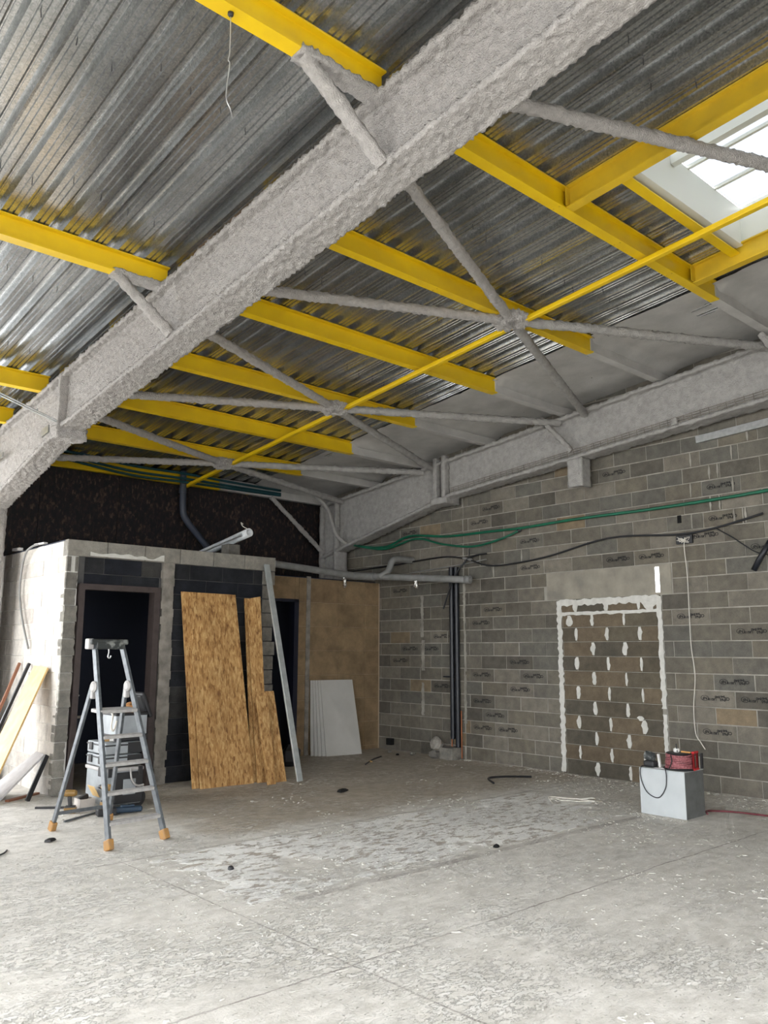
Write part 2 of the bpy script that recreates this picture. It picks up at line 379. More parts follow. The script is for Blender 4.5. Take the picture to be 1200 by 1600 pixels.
# ================================================================== FLOOR
def make_floor():
    x0, x1, y0, y1, st = -.2, 9.9, .9, 12.7, .032
    nx, ny = int((x1-x0)/st)+1, int((y1-y0)/st)+1
    X, Y = np.meshgrid(np.linspace(x0, x1, nx), np.linspace(y0, y1, ny))
    Z = np.zeros_like(X); res = np.zeros_like(X)
    fx, fy = X.ravel(), Y.ravel(); z = np.zeros(fx.size); r = np.zeros(fx.size)
    for i in range(fx.size):
        a, b = fx[i], fy[i]
        n1 = noise.noise(V((a*1.1, b*1.1, 0))); n2 = noise.noise(V((a*5, b*7, 3.1))); n3 = noise.noise(V((a*13, b*19, 7.7)))
        z[i] = .003*n1+.0022*n2+.003*max(0, n3-.12)
        # the old tiled bay, its adhesive still on the slab
        e = min(a-3.2+.25*n2, 8.75-a+.5*n1, b-4.86+.02*n2, 6.5-b+.09*n2)
        m = min(1, max(0, e/.12+.15))
        if a > 7.2: m *= max(0, 1-(a-7.2)/1.9)
        if m > 0: m *= min(1, max(0, .75+.9*n1+.35*n2))
        r[i] = m; z[i] += .004*m
    nb = np.array([noise.noise(V((a*1.3, b*1.3, 5)))+.5*noise.noise(V((a*4, b*4, 1))) for a, b in zip(fx, fy)])
    bare = np.clip((fy-6.62+.22*nb)/.35, 0, 1)*np.clip((fx-3.9+.4*nb)/.5, 0, 1)  # bare brown slab at the back, darkened further for the weaker light there
    edge = np.minimum.reduce([fx-x0, x1-fx, fy-y0, y1-fy]); z *= np.clip(edge/.1, 0, 1)
    vs = np.stack([fx, fy, z], 1).tolist()
    idx = np.arange(nx*ny).reshape(ny, nx)
    fs = np.stack([idx[:-1, :-1].ravel(), idx[:-1, 1:].ravel(), idx[1:, 1:].ravel(), idx[1:, :-1].ravel()], 1).tolist()
    o = len(vs); BX = (-16, 13); BY = (-18, 16)
    vs += [(BX[0], BY[0], 0), (BX[1], BY[0], 0), (BX[1], BY[1], 0), (BX[0], BY[1], 0)]
    c = [int(idx[0, 0]), int(idx[0, -1]), int(idx[-1, -1]), int(idx[-1, 0])]
    edges = [idx[0, :].tolist(), idx[:, -1].tolist(), idx[-1, ::-1].tolist(), idx[::-1, 0].tolist()]
    for i in range(4):
        e = edges[i]; fs.append([o+i, o+(i+1) % 4]+e[::-1])
    me = bpy.data.meshes.new('floor'); me.from_pydata(vs, [], fs); me.materials.append(M['floor'])
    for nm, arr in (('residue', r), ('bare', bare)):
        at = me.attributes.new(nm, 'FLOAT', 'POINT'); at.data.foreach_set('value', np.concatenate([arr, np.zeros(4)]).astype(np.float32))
    me.polygons.foreach_set('use_smooth', [True]*len(fs)); me.update()
    o = bpy.data.objects.new('floor', me); C.objects.link(o); return tag(o, 'dusty concrete slab with scraped tile adhesive', kind='structure')
make_floor()

# ================================================================== WALLS
STAMPS = []
def stamp_mesh():
    """ink stamp printed on the blocks: certification oval, class, plant code"""
    parts = []
    def txt(body, x, y, sz):
        cu = bpy.data.curves.new('t', 'FONT'); cu.body = body; cu.size = sz; cu.align_x = 'CENTER'; cu.align_y = 'CENTER'; cu.resolution_u = 2; cu.offset = .0016
        o = bpy.data.objects.new('t', cu); C.objects.link(o); bpy.context.view_layer.update()
        me = bpy.data.meshes.new_from_object(o.evaluated_get(bpy.context.evaluated_depsgraph_get()))
        for v in me.vertices: parts_v.append((v.co.x+x, v.co.y+y, 0))
        off = len(parts_v)-len(me.vertices)
        for p in me.polygons: parts_f.append([i+off for i in p.vertices])
        bpy.data.objects.remove(o); bpy.data.curves.remove(cu); bpy.data.meshes.remove(me)
    parts_v, parts_f = [], []
    txt('NF', .125, 0, .05); txt('1,85/1R', .03, .012, .036); txt('B40', -.035, -.018, .042); txt('P60', -.10, .012, .046); txt('B40', -.10, -.024, .036); txt('CE', -.157, 0, .05)
    n = 24; o = len(parts_v)
    for i in range(n):
        q = 2*math.pi*i/n
        for s_ in (1, .86): parts_v.append((.125+.052*s_*math.cos(q), .034*s_*math.sin(q), 0))
    for i in range(n): a = o+2*i; b = o+2*((i+1) % n); parts_f.append([a, b, b+1, a+1])
    me = bpy.data.meshes.new('stamp'); me.from_pydata(parts_v, [], parts_f); me.materials.append(M['ink']); me.update(); return me
STAMP = stamp_mesh()
stamp_marks = [V((XR, y, z)) for y, z in [(4.78, 3.72), (4.79, 3.29), (4.92, 3.10), (6.25, 2.88), (5.77, 2.86), (4.37, 2.93), (7.67, 2.89), (7.65, 3.28), (7.45, 2.88), (5.01, 2.09), (4.34, 1.90), (4.50, 1.28), (4.78, 1.07), (4.32, 1.07), (4.77, 0.68), (6.28, 4.11), (8.42, 3.95), (8.84, 3.67), (10.24, 3.65), (9.51, 1.89), (9.81, 1.69), (10.44, 1.67), (10.44, 1.50), (8.80, 2.32), (8.87, 2.10), (8.79, 1.30), (9.52, 1.10), (10.47, 2.70), (8.53, 2.32), (8.20, 0.48), (7.93, 1.08), (8.77, 0.47), (8.57, 0.69), (7.62, 1.30), (7.79, 1.10), (7.66, 1.51), (8.63, 0.89)]]
def right_wall():
    # backing with a real slit beside the lintel, where daylight comes through
    b = MB(); xb0, xb1 = XR+.005, XR+.20
    z1 = 6.7; sy0, sy1, sz0, sz1 = 5.545, 5.612, 2.42, 2.78; hy1 = 5.86
    b.box(xb0, xb1, FY, sy0, 0, z1); b.box(xb0, xb1, hy1, 12.8, 0, z1); b.box(xb0, xb1, sy0, hy1, 0, sz0); b.box(xb0, xb1, sy0, hy1, sz1, z1)
    wall = b.build('wall_right', 'mortar'); tag(wall, 'grey concrete block wall with a bricked-up doorway', kind='structure')
    OY0, OY1, LY0, LY1 = 5.535, 7.175, 5.37, 7.36
    cells = []
    r = random.Random(3)
    for k in range(32):
        z = k*.2
        if z > top(FY)+.3: break
        offs = .25 if k % 2 else 0
        cuts = [(FY, 12.6)]
        if k < 12: cuts = [(FY, OY0), (OY1, 12.6)]
        elif k < 14: cuts = [(FY, LY0), (LY1, 12.6)]
        # the bond restarts at the hidden column near the pipes
        segs = []
        for a, c in cuts:
            if a < 9.0 < c: segs += [(a, 9.0), (9.0, c)]
            else: segs.append((a, c))
        for a, c in segs:
            y = math.floor((a-FY-offs)/.5)*.5+FY+offs+(.12 if a >= 9 else 0)
            while y < c:
                s0, s1 = max(y, a), min(y+.5, c)
                if s1-s0 > .05 and z < top((s0+s1)/2)+.35: cells.append((s0, s1, z, k))
                y += .5
    vis = [c for c in cells if c[0] > 3.55 and c[2] < top(c[0])-.4 and c[1] < 11.3]
    vis.sort(key=lambda c: (c[0]-0)**2+XR**2+(c[2]-H)**2)
    big = set(vis[:300]); rest = MB()
    for c in cells:
        s0, s1, z, k = c; jl, jr = r.choice([.0025, .0025, .006]), r.choice([.0025, .003, .007]); wd = s1-s0-jl-jr; ht = .2-.011
        cy, cz = (s0+jl+s1-jr)/2, z+.1; x = XR+r.uniform(-.002, .003)
        if c in big:
            wd2 = round(wd/.004)*.004
            ob = inst('block', block_mesh(wd2, ht, .03, 'block', r.randint(0, 3)), wall, (x, cy, cz), -math.pi/2)
            for p in stamp_marks:
                if s0 <= p.y < s1 and z <= p.z < z+.2 and s1-s0 > .42 and not ob.get('s'):
                    ob['s'] = 1
                    so = bpy.data.objects.new('stamp', STAMP); C.objects.link(so); so.parent = ob
                    so.matrix_local = Matrix(((-1, 0, 0, 0), (0, 0, -1, -.0045), (0, -1, 0, .01), (0, 0, 0, 1)))
            if 's' in ob: del ob['s']
        else:
            a, b2, e = wd/2, ht/2, .005
            vs = [(x, cy-a+e, cz-b2+e), (x, cy+a-e, cz-b2+e), (x, cy+a-e, cz+b2-e), (x, cy-a+e, cz+b2-e)]
            vs += [(x+e, cy-a, cz-b2), (x+e, cy+a, cz-b2), (x+e, cy+a, cz+b2), (x+e, cy-a, cz+b2)]+[(x+.02, cy-a, cz-b2), (x+.02, cy+a, cz-b2), (x+.02, cy+a, cz+b2), (x+.02, cy-a, cz+b2)]
            fs = [(3, 2, 1, 0)]
            for i in range(4): q = (i+1) % 4; fs += [(i, q, 4+q, 4+i), (4+i, 4+q, 8+q, 8+i)]
            rest.add(vs, fs)
    tag(rest.build('block_courses', 'block_far', wall), kind='stuff')
    # lintel
    lt = MB(); lt.box(XR-.003, XR+.012, sy1, LY1-.01, 2.405, 2.795); lt.box(XR-.003, XR+.012, LY0+.01, sy0, 2.405, 2.795); lt.box(XR-.003, XR+.012, sy0, sy1, 2.405, sz0+.01); lt.box(XR-.003, XR+.012, sy0, sy1, sz1-.01, 2.795)
    tag(lt.build('lintel', 'lintel', wall), 'smooth cast concrete lintel')
    # bricked-up doorway, a touch proud of the joints
    for k in range(12):
        z = k*.2; offs = .33 if k % 2 else .06; y = OY0-.5+offs
        while y < OY1:
            s0, s1 = max(y, OY0+.01), min(y+.5, OY1-.01)
            if s1-s0 > .05: inst('infill_block', block_mesh(round(s1-s0-.012, 3), .192, .03, 'infill', r.randint(0, 1)), wall, (XR-.006, (s0+s1)/2, z+.1), -math.pi/2)
            if OY0+.12 < y < OY1-.12: smear(wall, y, z+.02, z+.19, r.uniform(.02, .05), r)
            y += .5
    smear(wall, OY1-.035, .02, 2.38, .045, r, True); smear(wall, OY0+.03, .95, 2.38, .04, r, True); smear(wall, OY0+.03, .05, .88, .03, r, True)
    smear_h(wall, OY0+.02, OY1-.02, 2.352, .05, r); smear_h(wall, OY0+.02, OY1-.02, 2.195, .026, r)
    smear(wall, OY0+.17, 2.21, 2.38, .11, r); smear(wall, OY1-.2, 2.02, 2.17, .06, r); smear(wall, OY0+.38, .78, .84, .05, r)
    for y, z0, z1, wd in ((9.95, .62, 1.15, .035), (9.94, 1.35, 1.85, .045), (9.96, 1.9, 2.6, .035), (9.3, .02, .42, .03), (8.99, .55, 1.3, .03), (8.98, 1.35, 2.1, .025), (8.99, 2.15, 2.75, .03)): smear(wall, y, z0, z1, wd, r, True, 'mortar')
    # light mortar in some upright joints above the doorway
    for y, z in [(5.02, 4.16), (4.48, 4.16), (4.27, 4.28), (4.78, 3.92), (4.67, 3.90), (5.04, 3.71), (4.49, 3.74), (4.79, 3.51), (4.67, 3.50), (5.05, 3.27), (4.50, 3.32), (4.36, 3.34), (9.37, 1.95), (8.97, 2.00), (7.80, 3.18), (8.36, 2.90)]:
        k = math.floor(z/.2); smear(wall, y, k*.2+.01, k*.2+.19, .014, r, False, 'mortar')
    q = MB(); q.obox((XR-.004, 5.22, 3.35), ((0, 1, 0), (0, 0, 1), (1, 0, 0)), (.055, .10, .012), bev=.005); q.build('hole', 'void', wall)
    return wall
def smear(wall, y, z0, z1, hw, r, ragged=False, mat='mortar_white'):
    n = max(5, int((z1-z0)/.035)); L, R = [], []
    for i in range(n+1):
        t = i/n; z = z0+(z1-z0)*t; e = 1 if ragged else min(1, .45+1.8*min(t, 1-t))
        L.append((y-hw*e*r.uniform(.55, 1.15), z)); R.append((y+hw*e*r.uniform(.55, 1.15), z))
    out = L+R[::-1]; q = MB(); q.prism([(XR-.006, a, b) for a, b in out], (-.006, 0, 0)); q.build('mortar_smear', mat, wall, at=(XR, y, z0))
def smear_h(wall, y0, y1, z, hh, r):
    n = int((y1-y0)/.05); A, B = [], []
    for i in range(n+1):
        y = y0+(y1-y0)*i/n; A.append((y, z-hh*r.uniform(.5, 1.15))); B.append((y, z+hh*r.uniform(.6, 1.1)))
    q = MB(); q.prism([(XR-.006, a, b) for a, b in A+B[::-1]], (-.0065, 0, 0)); q.build('mortar_smear', 'mortar_white', wall, at=(XR, y0, z))
WALL_R = right_wall()

def back_wall():
    b = MB(); b.box(2.95, 9.95, 12.72, 12.9, 0, 5.2); b.box(LX-.2, LX+.5, 12.72, 12.9, 0, 5.2); b.box(LX+.5, 2.95, 12.72, 12.9, 4.0, 5.2); w_ = b.build('wall_back', 'void'); tag(w_, 'dark back wall clad with blackened chipboard sheets', kind='structure')
    x = 2.97
    while x < 9.7:
        q = MB(); q.box(x+.004, min(x+1.246, 9.74), 12.66, 12.72, 0 if x < 3.6 else 2.2, deck(12.66)-.02); q.build('board', 'osb_black', w_, at=(x, 12.66, 2.2)); x += 1.25
back_wall()

# the booth (small block room in the corner)
BX0, BY, BX1 = 3.67, 9.88, 6.69
def booth():
    r = random.Random(5)
    side = MB().box(BX0+.008, BX0+.15, BY+.02, 12.64, 0, 2.985).build('wall_booth_side', 'mortar_white'); tag(side, 'block side wall of the booth, daylight put into its pale colour', kind='structure')
    for k in range(15):
        z = k*.2; y = BY+.03-(.25 if k % 2 else 0)
        while y < 12.6:
            s0, s1 = max(y, BY+.03), min(y+.5, 12.62)
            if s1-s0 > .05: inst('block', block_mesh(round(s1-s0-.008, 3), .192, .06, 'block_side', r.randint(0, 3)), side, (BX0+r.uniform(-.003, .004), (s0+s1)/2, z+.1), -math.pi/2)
            y += .5
        # ragged block end facing the hall
        a = BX0+.0+r.uniform(-.004, .012); c = BX0+.145+r.uniform(-.02, .012); dy = r.uniform(0, .03)
        if k == 13: inst('block_end', block_mesh(.05, .18, .1, 'block_end', k), side, (BX0+.03, BY+.0, z+.1)); inst('block_end', block_mesh(.03, .18, .1, 'block_end', k+40), side, (BX0+.125, BY+.0, z+.1)); continue
        me = MB(); n = 6; pts = [(a+r.uniform(-.006, .006), z+.004), (c+r.uniform(-.01, .01), z+.004)]+[(c+r.uniform(-.012, .008), z+.004+.192*i/4) for i in range(1, 4)]+[(c, z+.196), (a, z+.196)]+[(a+r.uniform(-.008, .006), z+.004+.192*i/4) for i in range(3, 0, -1)]
        me.prism([(x, BY-.02+dy, zz) for x, zz in pts], (0, .12, 0)); me.build('block_end', 'block_end', side, at=(a, BY, z))
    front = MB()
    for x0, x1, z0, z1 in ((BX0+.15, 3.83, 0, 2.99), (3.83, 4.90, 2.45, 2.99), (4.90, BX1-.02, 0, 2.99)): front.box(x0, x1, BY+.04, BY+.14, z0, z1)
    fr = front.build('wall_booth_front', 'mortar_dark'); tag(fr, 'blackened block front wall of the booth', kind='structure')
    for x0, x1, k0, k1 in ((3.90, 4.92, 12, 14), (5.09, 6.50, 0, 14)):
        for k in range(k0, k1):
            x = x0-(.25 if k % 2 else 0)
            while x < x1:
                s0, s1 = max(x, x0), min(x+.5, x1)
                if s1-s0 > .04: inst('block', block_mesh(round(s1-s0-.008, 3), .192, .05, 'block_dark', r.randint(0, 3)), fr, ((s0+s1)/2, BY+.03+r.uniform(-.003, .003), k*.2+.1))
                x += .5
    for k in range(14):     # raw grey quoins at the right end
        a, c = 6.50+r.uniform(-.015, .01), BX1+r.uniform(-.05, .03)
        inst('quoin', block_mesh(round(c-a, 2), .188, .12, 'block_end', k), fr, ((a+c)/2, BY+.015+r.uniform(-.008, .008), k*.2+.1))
    x = BX0
    for i in range(7):      # ring beam
        s1 = min(x+.5, BX1); inst('ring_block', block_mesh(round(s1-x-.006, 3), .196, .15, 'ring', i % 4), fr, ((x+s1)/2, BY-.005, 2.90)); x = s1
        if x >= BX1: break
    pl = MB()
    for i in range(28): z = i*.1; a, c = 4.925+r.uniform(-.012, .012), 5.085+r.uniform(-.012, .012); pl.box(a, c, BY-.015+r.uniform(-.008, .008), BY+.1, z, z+.102)
    tag(pl.build('pillar', 'pillar', fr), 'rough cast concrete stiffening pillar')
    sm = MB(); pts = []
    n = 26
    for i in range(n+1): pts.append((3.95+.98*i/n, 2.815+.0*i))
    up = [(x, 2.83+.07*max(0, noise.noise(V((x*6, 0, 1)))+.35)) for x, _ in pts[::-1]]
    sm.prism([(x, BY-.007, z) for x, z in pts+up], (0, -.012, 0)); sm.build('mortar_smear', 'mortar_white', fr, at=(3.95, BY, 2.8))
    # dim room behind the doorway
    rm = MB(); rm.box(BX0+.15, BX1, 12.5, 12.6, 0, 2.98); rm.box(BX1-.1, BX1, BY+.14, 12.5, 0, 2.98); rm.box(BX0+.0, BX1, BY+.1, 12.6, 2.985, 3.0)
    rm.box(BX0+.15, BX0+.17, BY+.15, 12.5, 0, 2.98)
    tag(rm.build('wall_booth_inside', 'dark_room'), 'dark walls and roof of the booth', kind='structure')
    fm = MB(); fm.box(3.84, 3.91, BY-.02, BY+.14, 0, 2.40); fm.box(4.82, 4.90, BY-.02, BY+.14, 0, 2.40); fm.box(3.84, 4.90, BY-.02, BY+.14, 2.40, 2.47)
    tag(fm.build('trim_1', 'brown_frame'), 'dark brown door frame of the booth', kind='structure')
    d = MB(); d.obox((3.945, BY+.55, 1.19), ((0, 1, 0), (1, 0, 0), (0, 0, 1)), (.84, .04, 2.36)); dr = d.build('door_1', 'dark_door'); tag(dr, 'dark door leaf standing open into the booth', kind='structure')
    h = MB(); h.obox((3.97, BY+.25, 1.10), ((0, 1, 0), (1, 0, 0), (0, 0, 1)), (.045, .012, .24), bev=.004); h.bar((3.98, BY+.25, 1.12), (4.02, BY+.25, 1.12), .018, .018); h.bar((4.02, BY+.245, 1.12), (4.02, BY+.36, 1.12), .018, .018, bev=.005); h.build('handle', 'steel', dr)
    h = MB(); h.obox((4.0, BY+.16, .87), ((1, .3, 0), (0, 1, 0), (0, 0, 1)), (.09, .03, .03), bev=.006); h.build('lock_bar', 'steel', dr)
booth()

def tile_wall():
    TY = 11.05; r = random.Random(9)
    b = MB(); b.box(6.65, 7.28, TY+.01, TY+.14, 0, 2.87); b.box(7.28, 7.96, TY+.01, TY+.14, 2.5, 2.87); b.box(7.96, XR, TY+.01, TY+.14, 0, 2.87)
    w_ = b.build('wall_tiled', 'tile_joint'); tag(w_, 'low partition wall faced with beige tiles', kind='structure')
    def run(x0, x1, z0, z1):
        z = 2.87
        while z > z0+.01:
            za = max(z-.4, z0); x = x0
            while x < x1-.01:
                xe = min(x+.6, x1)
                if za < z1: inst('tile', block_mesh(round(xe-x-.004, 3), round(min(z, z1)-za-.004, 3), .012, 'tile'), w_, ((x+xe)/2, TY+r.uniform(-.0015, .0015), (za+min(z, z1))/2))
                x = xe
            z = za
    run(6.7, 7.28, 0, 2.87); run(7.28, 7.96, 2.5, 2.87); run(7.96, 8.12, 0, 2.87); run(8.20, 9.72, 0, 2.87)
    st = MB(); st.box(8.12, 8.20, TY-.004, TY+.02, 0, 2.9); tag(st.build('joint_strip', 'pillar', w_), 'bare grey strip between the tiles')
    rm = MB(); rm.box(7.1, 8.1, 12.5, 12.55, 0, 2.6); rm.box(7.0, 7.1, TY+.14, 12.5, 0, 2.6); rm.box(8.1, 8.2, TY+.14, 12.5, 0, 2.6); rm.box(6.7, XR, TY+.13, 12.6, 2.86, 2.9)
    tag(rm.build('wall_closet_inside', 'dark_room'), 'dark closet behind the tiled wall', kind='structure')
    fm = MB(); fm.box(7.24, 7.30, TY-.01, TY+.14, 0, 2.5); fm.box(7.88, 7.965, TY+.0, TY+.14, 0, 2.5); fm.box(7.24, 7.965, TY, TY+.14, 2.46, 2.51)
    tag(fm.build('trim_2', 'dark_door'), 'dark frame of the closet doorway', kind='structure')
tile_wall()

# side and front of the hall, out of the picture: large open bays let the daylight in
wl = MB()
for y0, y1, z0, z1 in ((FY, -1.2, 0, 6.0), (-1.2, 4.8, 4.4, 6.0), (4.8, 8.4, 0, 6.0), (8.4, 12.3, 4.0, 6.0), (12.3, 12.9, 0, 5.2)): wl.box(LX-.2, LX, y0, y1, z0, z1)
tag(wl.build('wall_left', 'mortar'), 'side wall with a wide open bay', kind='structure')
wf = MB()
for x0, x1, z0, z1 in ((LX-.2, .5, 0, 6.0), (.5, 4.5, 3.4, 6.0), (4.5, 9.95, 0, 6.0)): wf.box(x0, x1, FY-.2, FY, z0, z1)
tag(wf.build('wall_front', 'mortar'), 'street front with a wide open bay', kind='structure')

# ================================================================== ROOF
SKX0, SKX1, SKY0, SKY1 = 5.5, 7.5, .75, 3.2
def roof():
    b = MB()
    def slab(x0, x1, y0, y1):
        vs = [(x, y, deck(y)+dz) for dz in (.075, .17) for x, y in ((x0, y0), (x1, y0), (x1, y1), (x0, y1))]
        b.add(vs, [(3, 2, 1, 0), (4, 5, 6, 7), (0, 1, 5, 4), (1, 2, 6, 5), (2, 3, 7, 6), (3, 0, 4, 7)])
    slab(LX-.3, SKX0-.05, FY-.3, 12.9); slab(SKX1+.05, 10.0, FY-.3, 12.9); slab(SKX0-.05, SKX1+.05, FY-.3, SKY0-.05); slab(SKX0-.05, SKX1+.05, SKY1+.05, 12.9)
    ce = b.build('ceiling', 'void'); tag(ce, 'sloping roof of galvanised trapezoidal decking', kind='structure')
    # one period of the deck: wide trough with two small stiffening grooves, sloping web, narrow crown
    per = [(0, 0), (.034, 0), (.039, .012), (.047, .012), (.052, 0), (.080, 0), (.085, .012), (.093, .012), (.098, 0), (.132, 0), (.154, .062), (.174, .062), (.182, .052), (.190, .052), (.198, .062), (.228, .062)]
    prof = [(p*.25+x, z) for p in range(4) for x, z in per]+[(1.0, 0), (1.02, 0)]
    cache = {}
    def sheet(x0, y0, y1):
        key = (y0, y1)
        if key not in cache:
            vs = []; n = len(prof)
            for y in (y0, y1): vs += [(x, y-y0, z-TS*(y-y0)) for x, z in prof]
            me = bpy.data.meshes.new('roof_sheet'); me.from_pydata(vs, [], [(i, i+1, n+i+1, n+i) for i in range(n-1)]); me.materials.append(M['galv']); me.update(); cache[key] = me
        inst('roof_sheet', cache[key], ce, (x0, y0, deck(y0)))
    x = -2.5
    while x < 9.6:
        if SKX0-.01 < x < SKX1-.1: sheet(x, FY-.1, SKY0); sheet(x, SKY1, 12.75)
        else: sheet(x, FY-.1, 12.75)
        x += 1.0
    # fixing screws poking through the troughs
    sc = MB(); rs = random.Random(21)
    for y in (2.4, 4.5, 5.95, 7.5, 8.95):
        for i in range(-6, 36):
            x = i*.25+.064
            if (SKX0-.2 < x < SKX1+.2 and y < SKY1+.2) or x > 7.8: continue
            yy = y+.06*(i % 4)+rs.uniform(-.02, .02); z = deck(yy)
            sc.tube([(x, yy, z+.003), (x+rs.uniform(-.006, .006), yy+rs.uniform(-.006, .006), z-.045)], .004, 5)
    tag(sc.build('screws', 'black', ce), kind='stuff')
    # grey sprayed lining along the wall side
    st = .06; xs = np.arange(7.88, 9.78, st); ys = np.arange(SKY1-3, 12.75, st*1.6); vs = []
    for j, y in enumerate(ys):
        for i, xx in enumerate(xs):
            e = xx if i else 7.88+.03*noise.noise(V((0, y*5, 0)))
            z = deck(y)-.012+.018*noise.noise(V((xx*2.2, y*1.6, 2)))+.006*noise.noise(V((xx*9, y*9, 2)))
            # the spray climbs on to the purlins
            dpur = min(abs(y-q) for q in PY); z -= .10*math.exp(-(dpur/.07)**2)*(1 if i > 1 else .2)
            vs.append((e, y, z))
    n = len(xs); q = MB(); q.add(vs, [(j*n+i, j*n+i+1, (j+1)*n+i+1, (j+1)*n+i) for j in range(len(ys)-1) for i in range(n-1)], 0, True)
    tag(q.build('sprayed_lining', 'lining', ce), 'grey sprayed strip of roof lining along the block wall')
PY = [3.706, 5.246, 6.724, 8.239, 9.676, 11.026, 12.45]
roof()

def lump_box(name, parent, x0, x1, y0, y1, z0, z1, mat, du, amp, f1=30, f2=75):
    """box with subdivided, lumpy faces (welded)"""
    bm = bmesh.new(); bmesh.ops.create_cube(bm, size=1)
    for v in bm.verts: v.co = V(((x0 if v.co.x < 0 else x1), (y0 if v.co.y < 0 else y1), (z0 if v.co.z < 0 else z1)))
    for ax in range(3):
        L = (x1-x0, y1-y0, z1-z0)[ax]; lo = (x0, y0, z0)[ax]; k = int(L/du)
        for i in range(1, k+1):
            c = lo+L*i/(k+1); co = [0, 0, 0]; co[ax] = c; nrm = [0, 0, 0]; nrm[ax] = 1
            bmesh.ops.bisect_plane(bm, geom=bm.verts[:]+bm.edges[:]+bm.faces[:], plane_co=co, plane_no=nrm)
    bmesh.ops.recalc_face_normals(bm, faces=bm.faces[:])
    me = bpy.data.meshes.new(name); bm.to_mesh(me); bm.free(); me.materials.append(M[mat])
    off = world_of(parent)
    me.update(); fuzz(me, amp, f1, f2)
    for p in me.polygons: p.use_smooth = True
    for v in me.vertices: v.co = v.co-off
    o = bpy.data.objects.new(name, me); C.objects.link(o); o.parent = parent; return o
def ibeam(mb, a, c, wd=.10, dp=.20, tf=.014, tw=.012, m=0):
    """I-beam whose underside runs from a to c"""
    a, c = V(a), V(c); d = (c-a).normalized(); sd = d.cross(V((0, 0, 1))).normalized(); up = sd.cross(d)
    h = wd/2; t = tw/2
    P = [(-h, 0), (h, 0), (h, tf), (t, tf), (t, dp-tf), (h, dp-tf), (h, dp), (-h, dp), (-h, dp-tf), (-t, dp-tf), (-t, tf), (-h, tf)]
    n = len(P); vs = [a+sd*x+up*y for x, y in P]+[c+sd*x+up*y for x, y in P]
    fs = [(i, (i+1) % n, n+(i+1) % n, n+i) for i in range(n)]
    for o in (0, n): fs += [(o+0, o+1, o+2, o+11), (o+3, o+4, o+9, o+10), (o+5, o+6, o+7, o+8), (o+2, o+3, o+10, o+11), (o+4, o+5, o+8, o+9)]
    mb.add(vs, fs, m); return mb
ORD = ['first', 'second', 'third', 'fourth', 'fifth', 'sixth', 'last']
def purlins():
    notes = ['yellow I-beam purlin that the skylight trimmers butt into', 'yellow purlin crossed by the large bracing node nearest the skylight', 'yellow purlin between the two largest bracing nodes, third from skylight',
             'yellow purlin running behind the middle bracing node', 'fifth yellow purlin from the skylight, above the booth front', 'sixth yellow purlin, running over the booth past the far bracing node', 'last yellow purlin along the top of the blackened back wall']
    for i, y in enumerate(PY):
        z = top(y); t = thing('purlin', notes[i], 'roof beam', (3.44, y, z), 'yellow purlins right of the big sprayed rafter')
        e = 7.93 if i < 6 else 7.2
        ibeam(MB(), (3.36, y, z), (e, y, z)).build('beam', 'yellow', t)
        q = MB(); ibeam(q, (e-.002, y, z), (9.7, y, z), .112, .2, .022, .04); me = q.build('sprayed_end', 'lining', t)
        tag(me, 'grey overspray on the wall end of the beam')
        if i == 0:
            s = MB(); s.obox((7.40, y-.055, z+.10), ((1, 0, 0), (0, 1, 0), (0, 0, 1)), (.12, .008, .15)); s.build('cleat', 'yellow_old', t)
            s = MB(); s.obox((5.32, y-.055, z+.10), ((1, 0, 0), (0, 1, 0), (0, 0, 1)), (.12, .008, .15)); s.build('cleat', 'yellow_old', t)
        b = MB()
        for k in range(3):
            for s_ in (-1, 1): b.lathe((5.2+k*.9+i*.13, y+s_*.03, z-.006), (0, 0, 1), [(.009, 0), (.009, .008)], 6)
        tag(b.build('bolts', 'yellow_old', t), kind='stuff')
    for i, y, lb in ((0, 3.69, 'yellow purlin at the top edge with a wire hanging from it'), (2, 6.72, 'yellow purlin left of the big rafter, across the bright decking'), (4, 9.74, 'yellow purlin left of the rafter ending at its stiffener'), (5, 11.0, 'short visible yellow purlin left of the rafter near the column'), (6, 12.45, 'yellow purlin left of the rafter along the back wall')):
        z = top(y); t = thing('purlin', lb, 'roof beam', (3.1, y, z), 'yellow purlins left of the big sprayed rafter')
        ibeam(MB(), (LX+.02, y, z), (3.25, y, z), .11).build('beam', 'yellow', t)
        if i in (0, 2): tag(lump_box('overspray', t, 2.56 if i == 0 else 2.72, 3.2, y-.066, y+.066, z-.022, z+.03, 'coat', .022, .010), 'grey overspray on the lower flange')
    # one more pair behind the skylight
    y = .7; z = top(y)
    tag(ibeam(MB(), (3.1, y, z), (9.7, y, z)).build('purlin', 'yellow', at=(3.1, y, z)), 'yellow purlin beyond the upper end of the skylight', 'roof beam', 'yellow purlins right of the big sprayed rafter')
purlins()

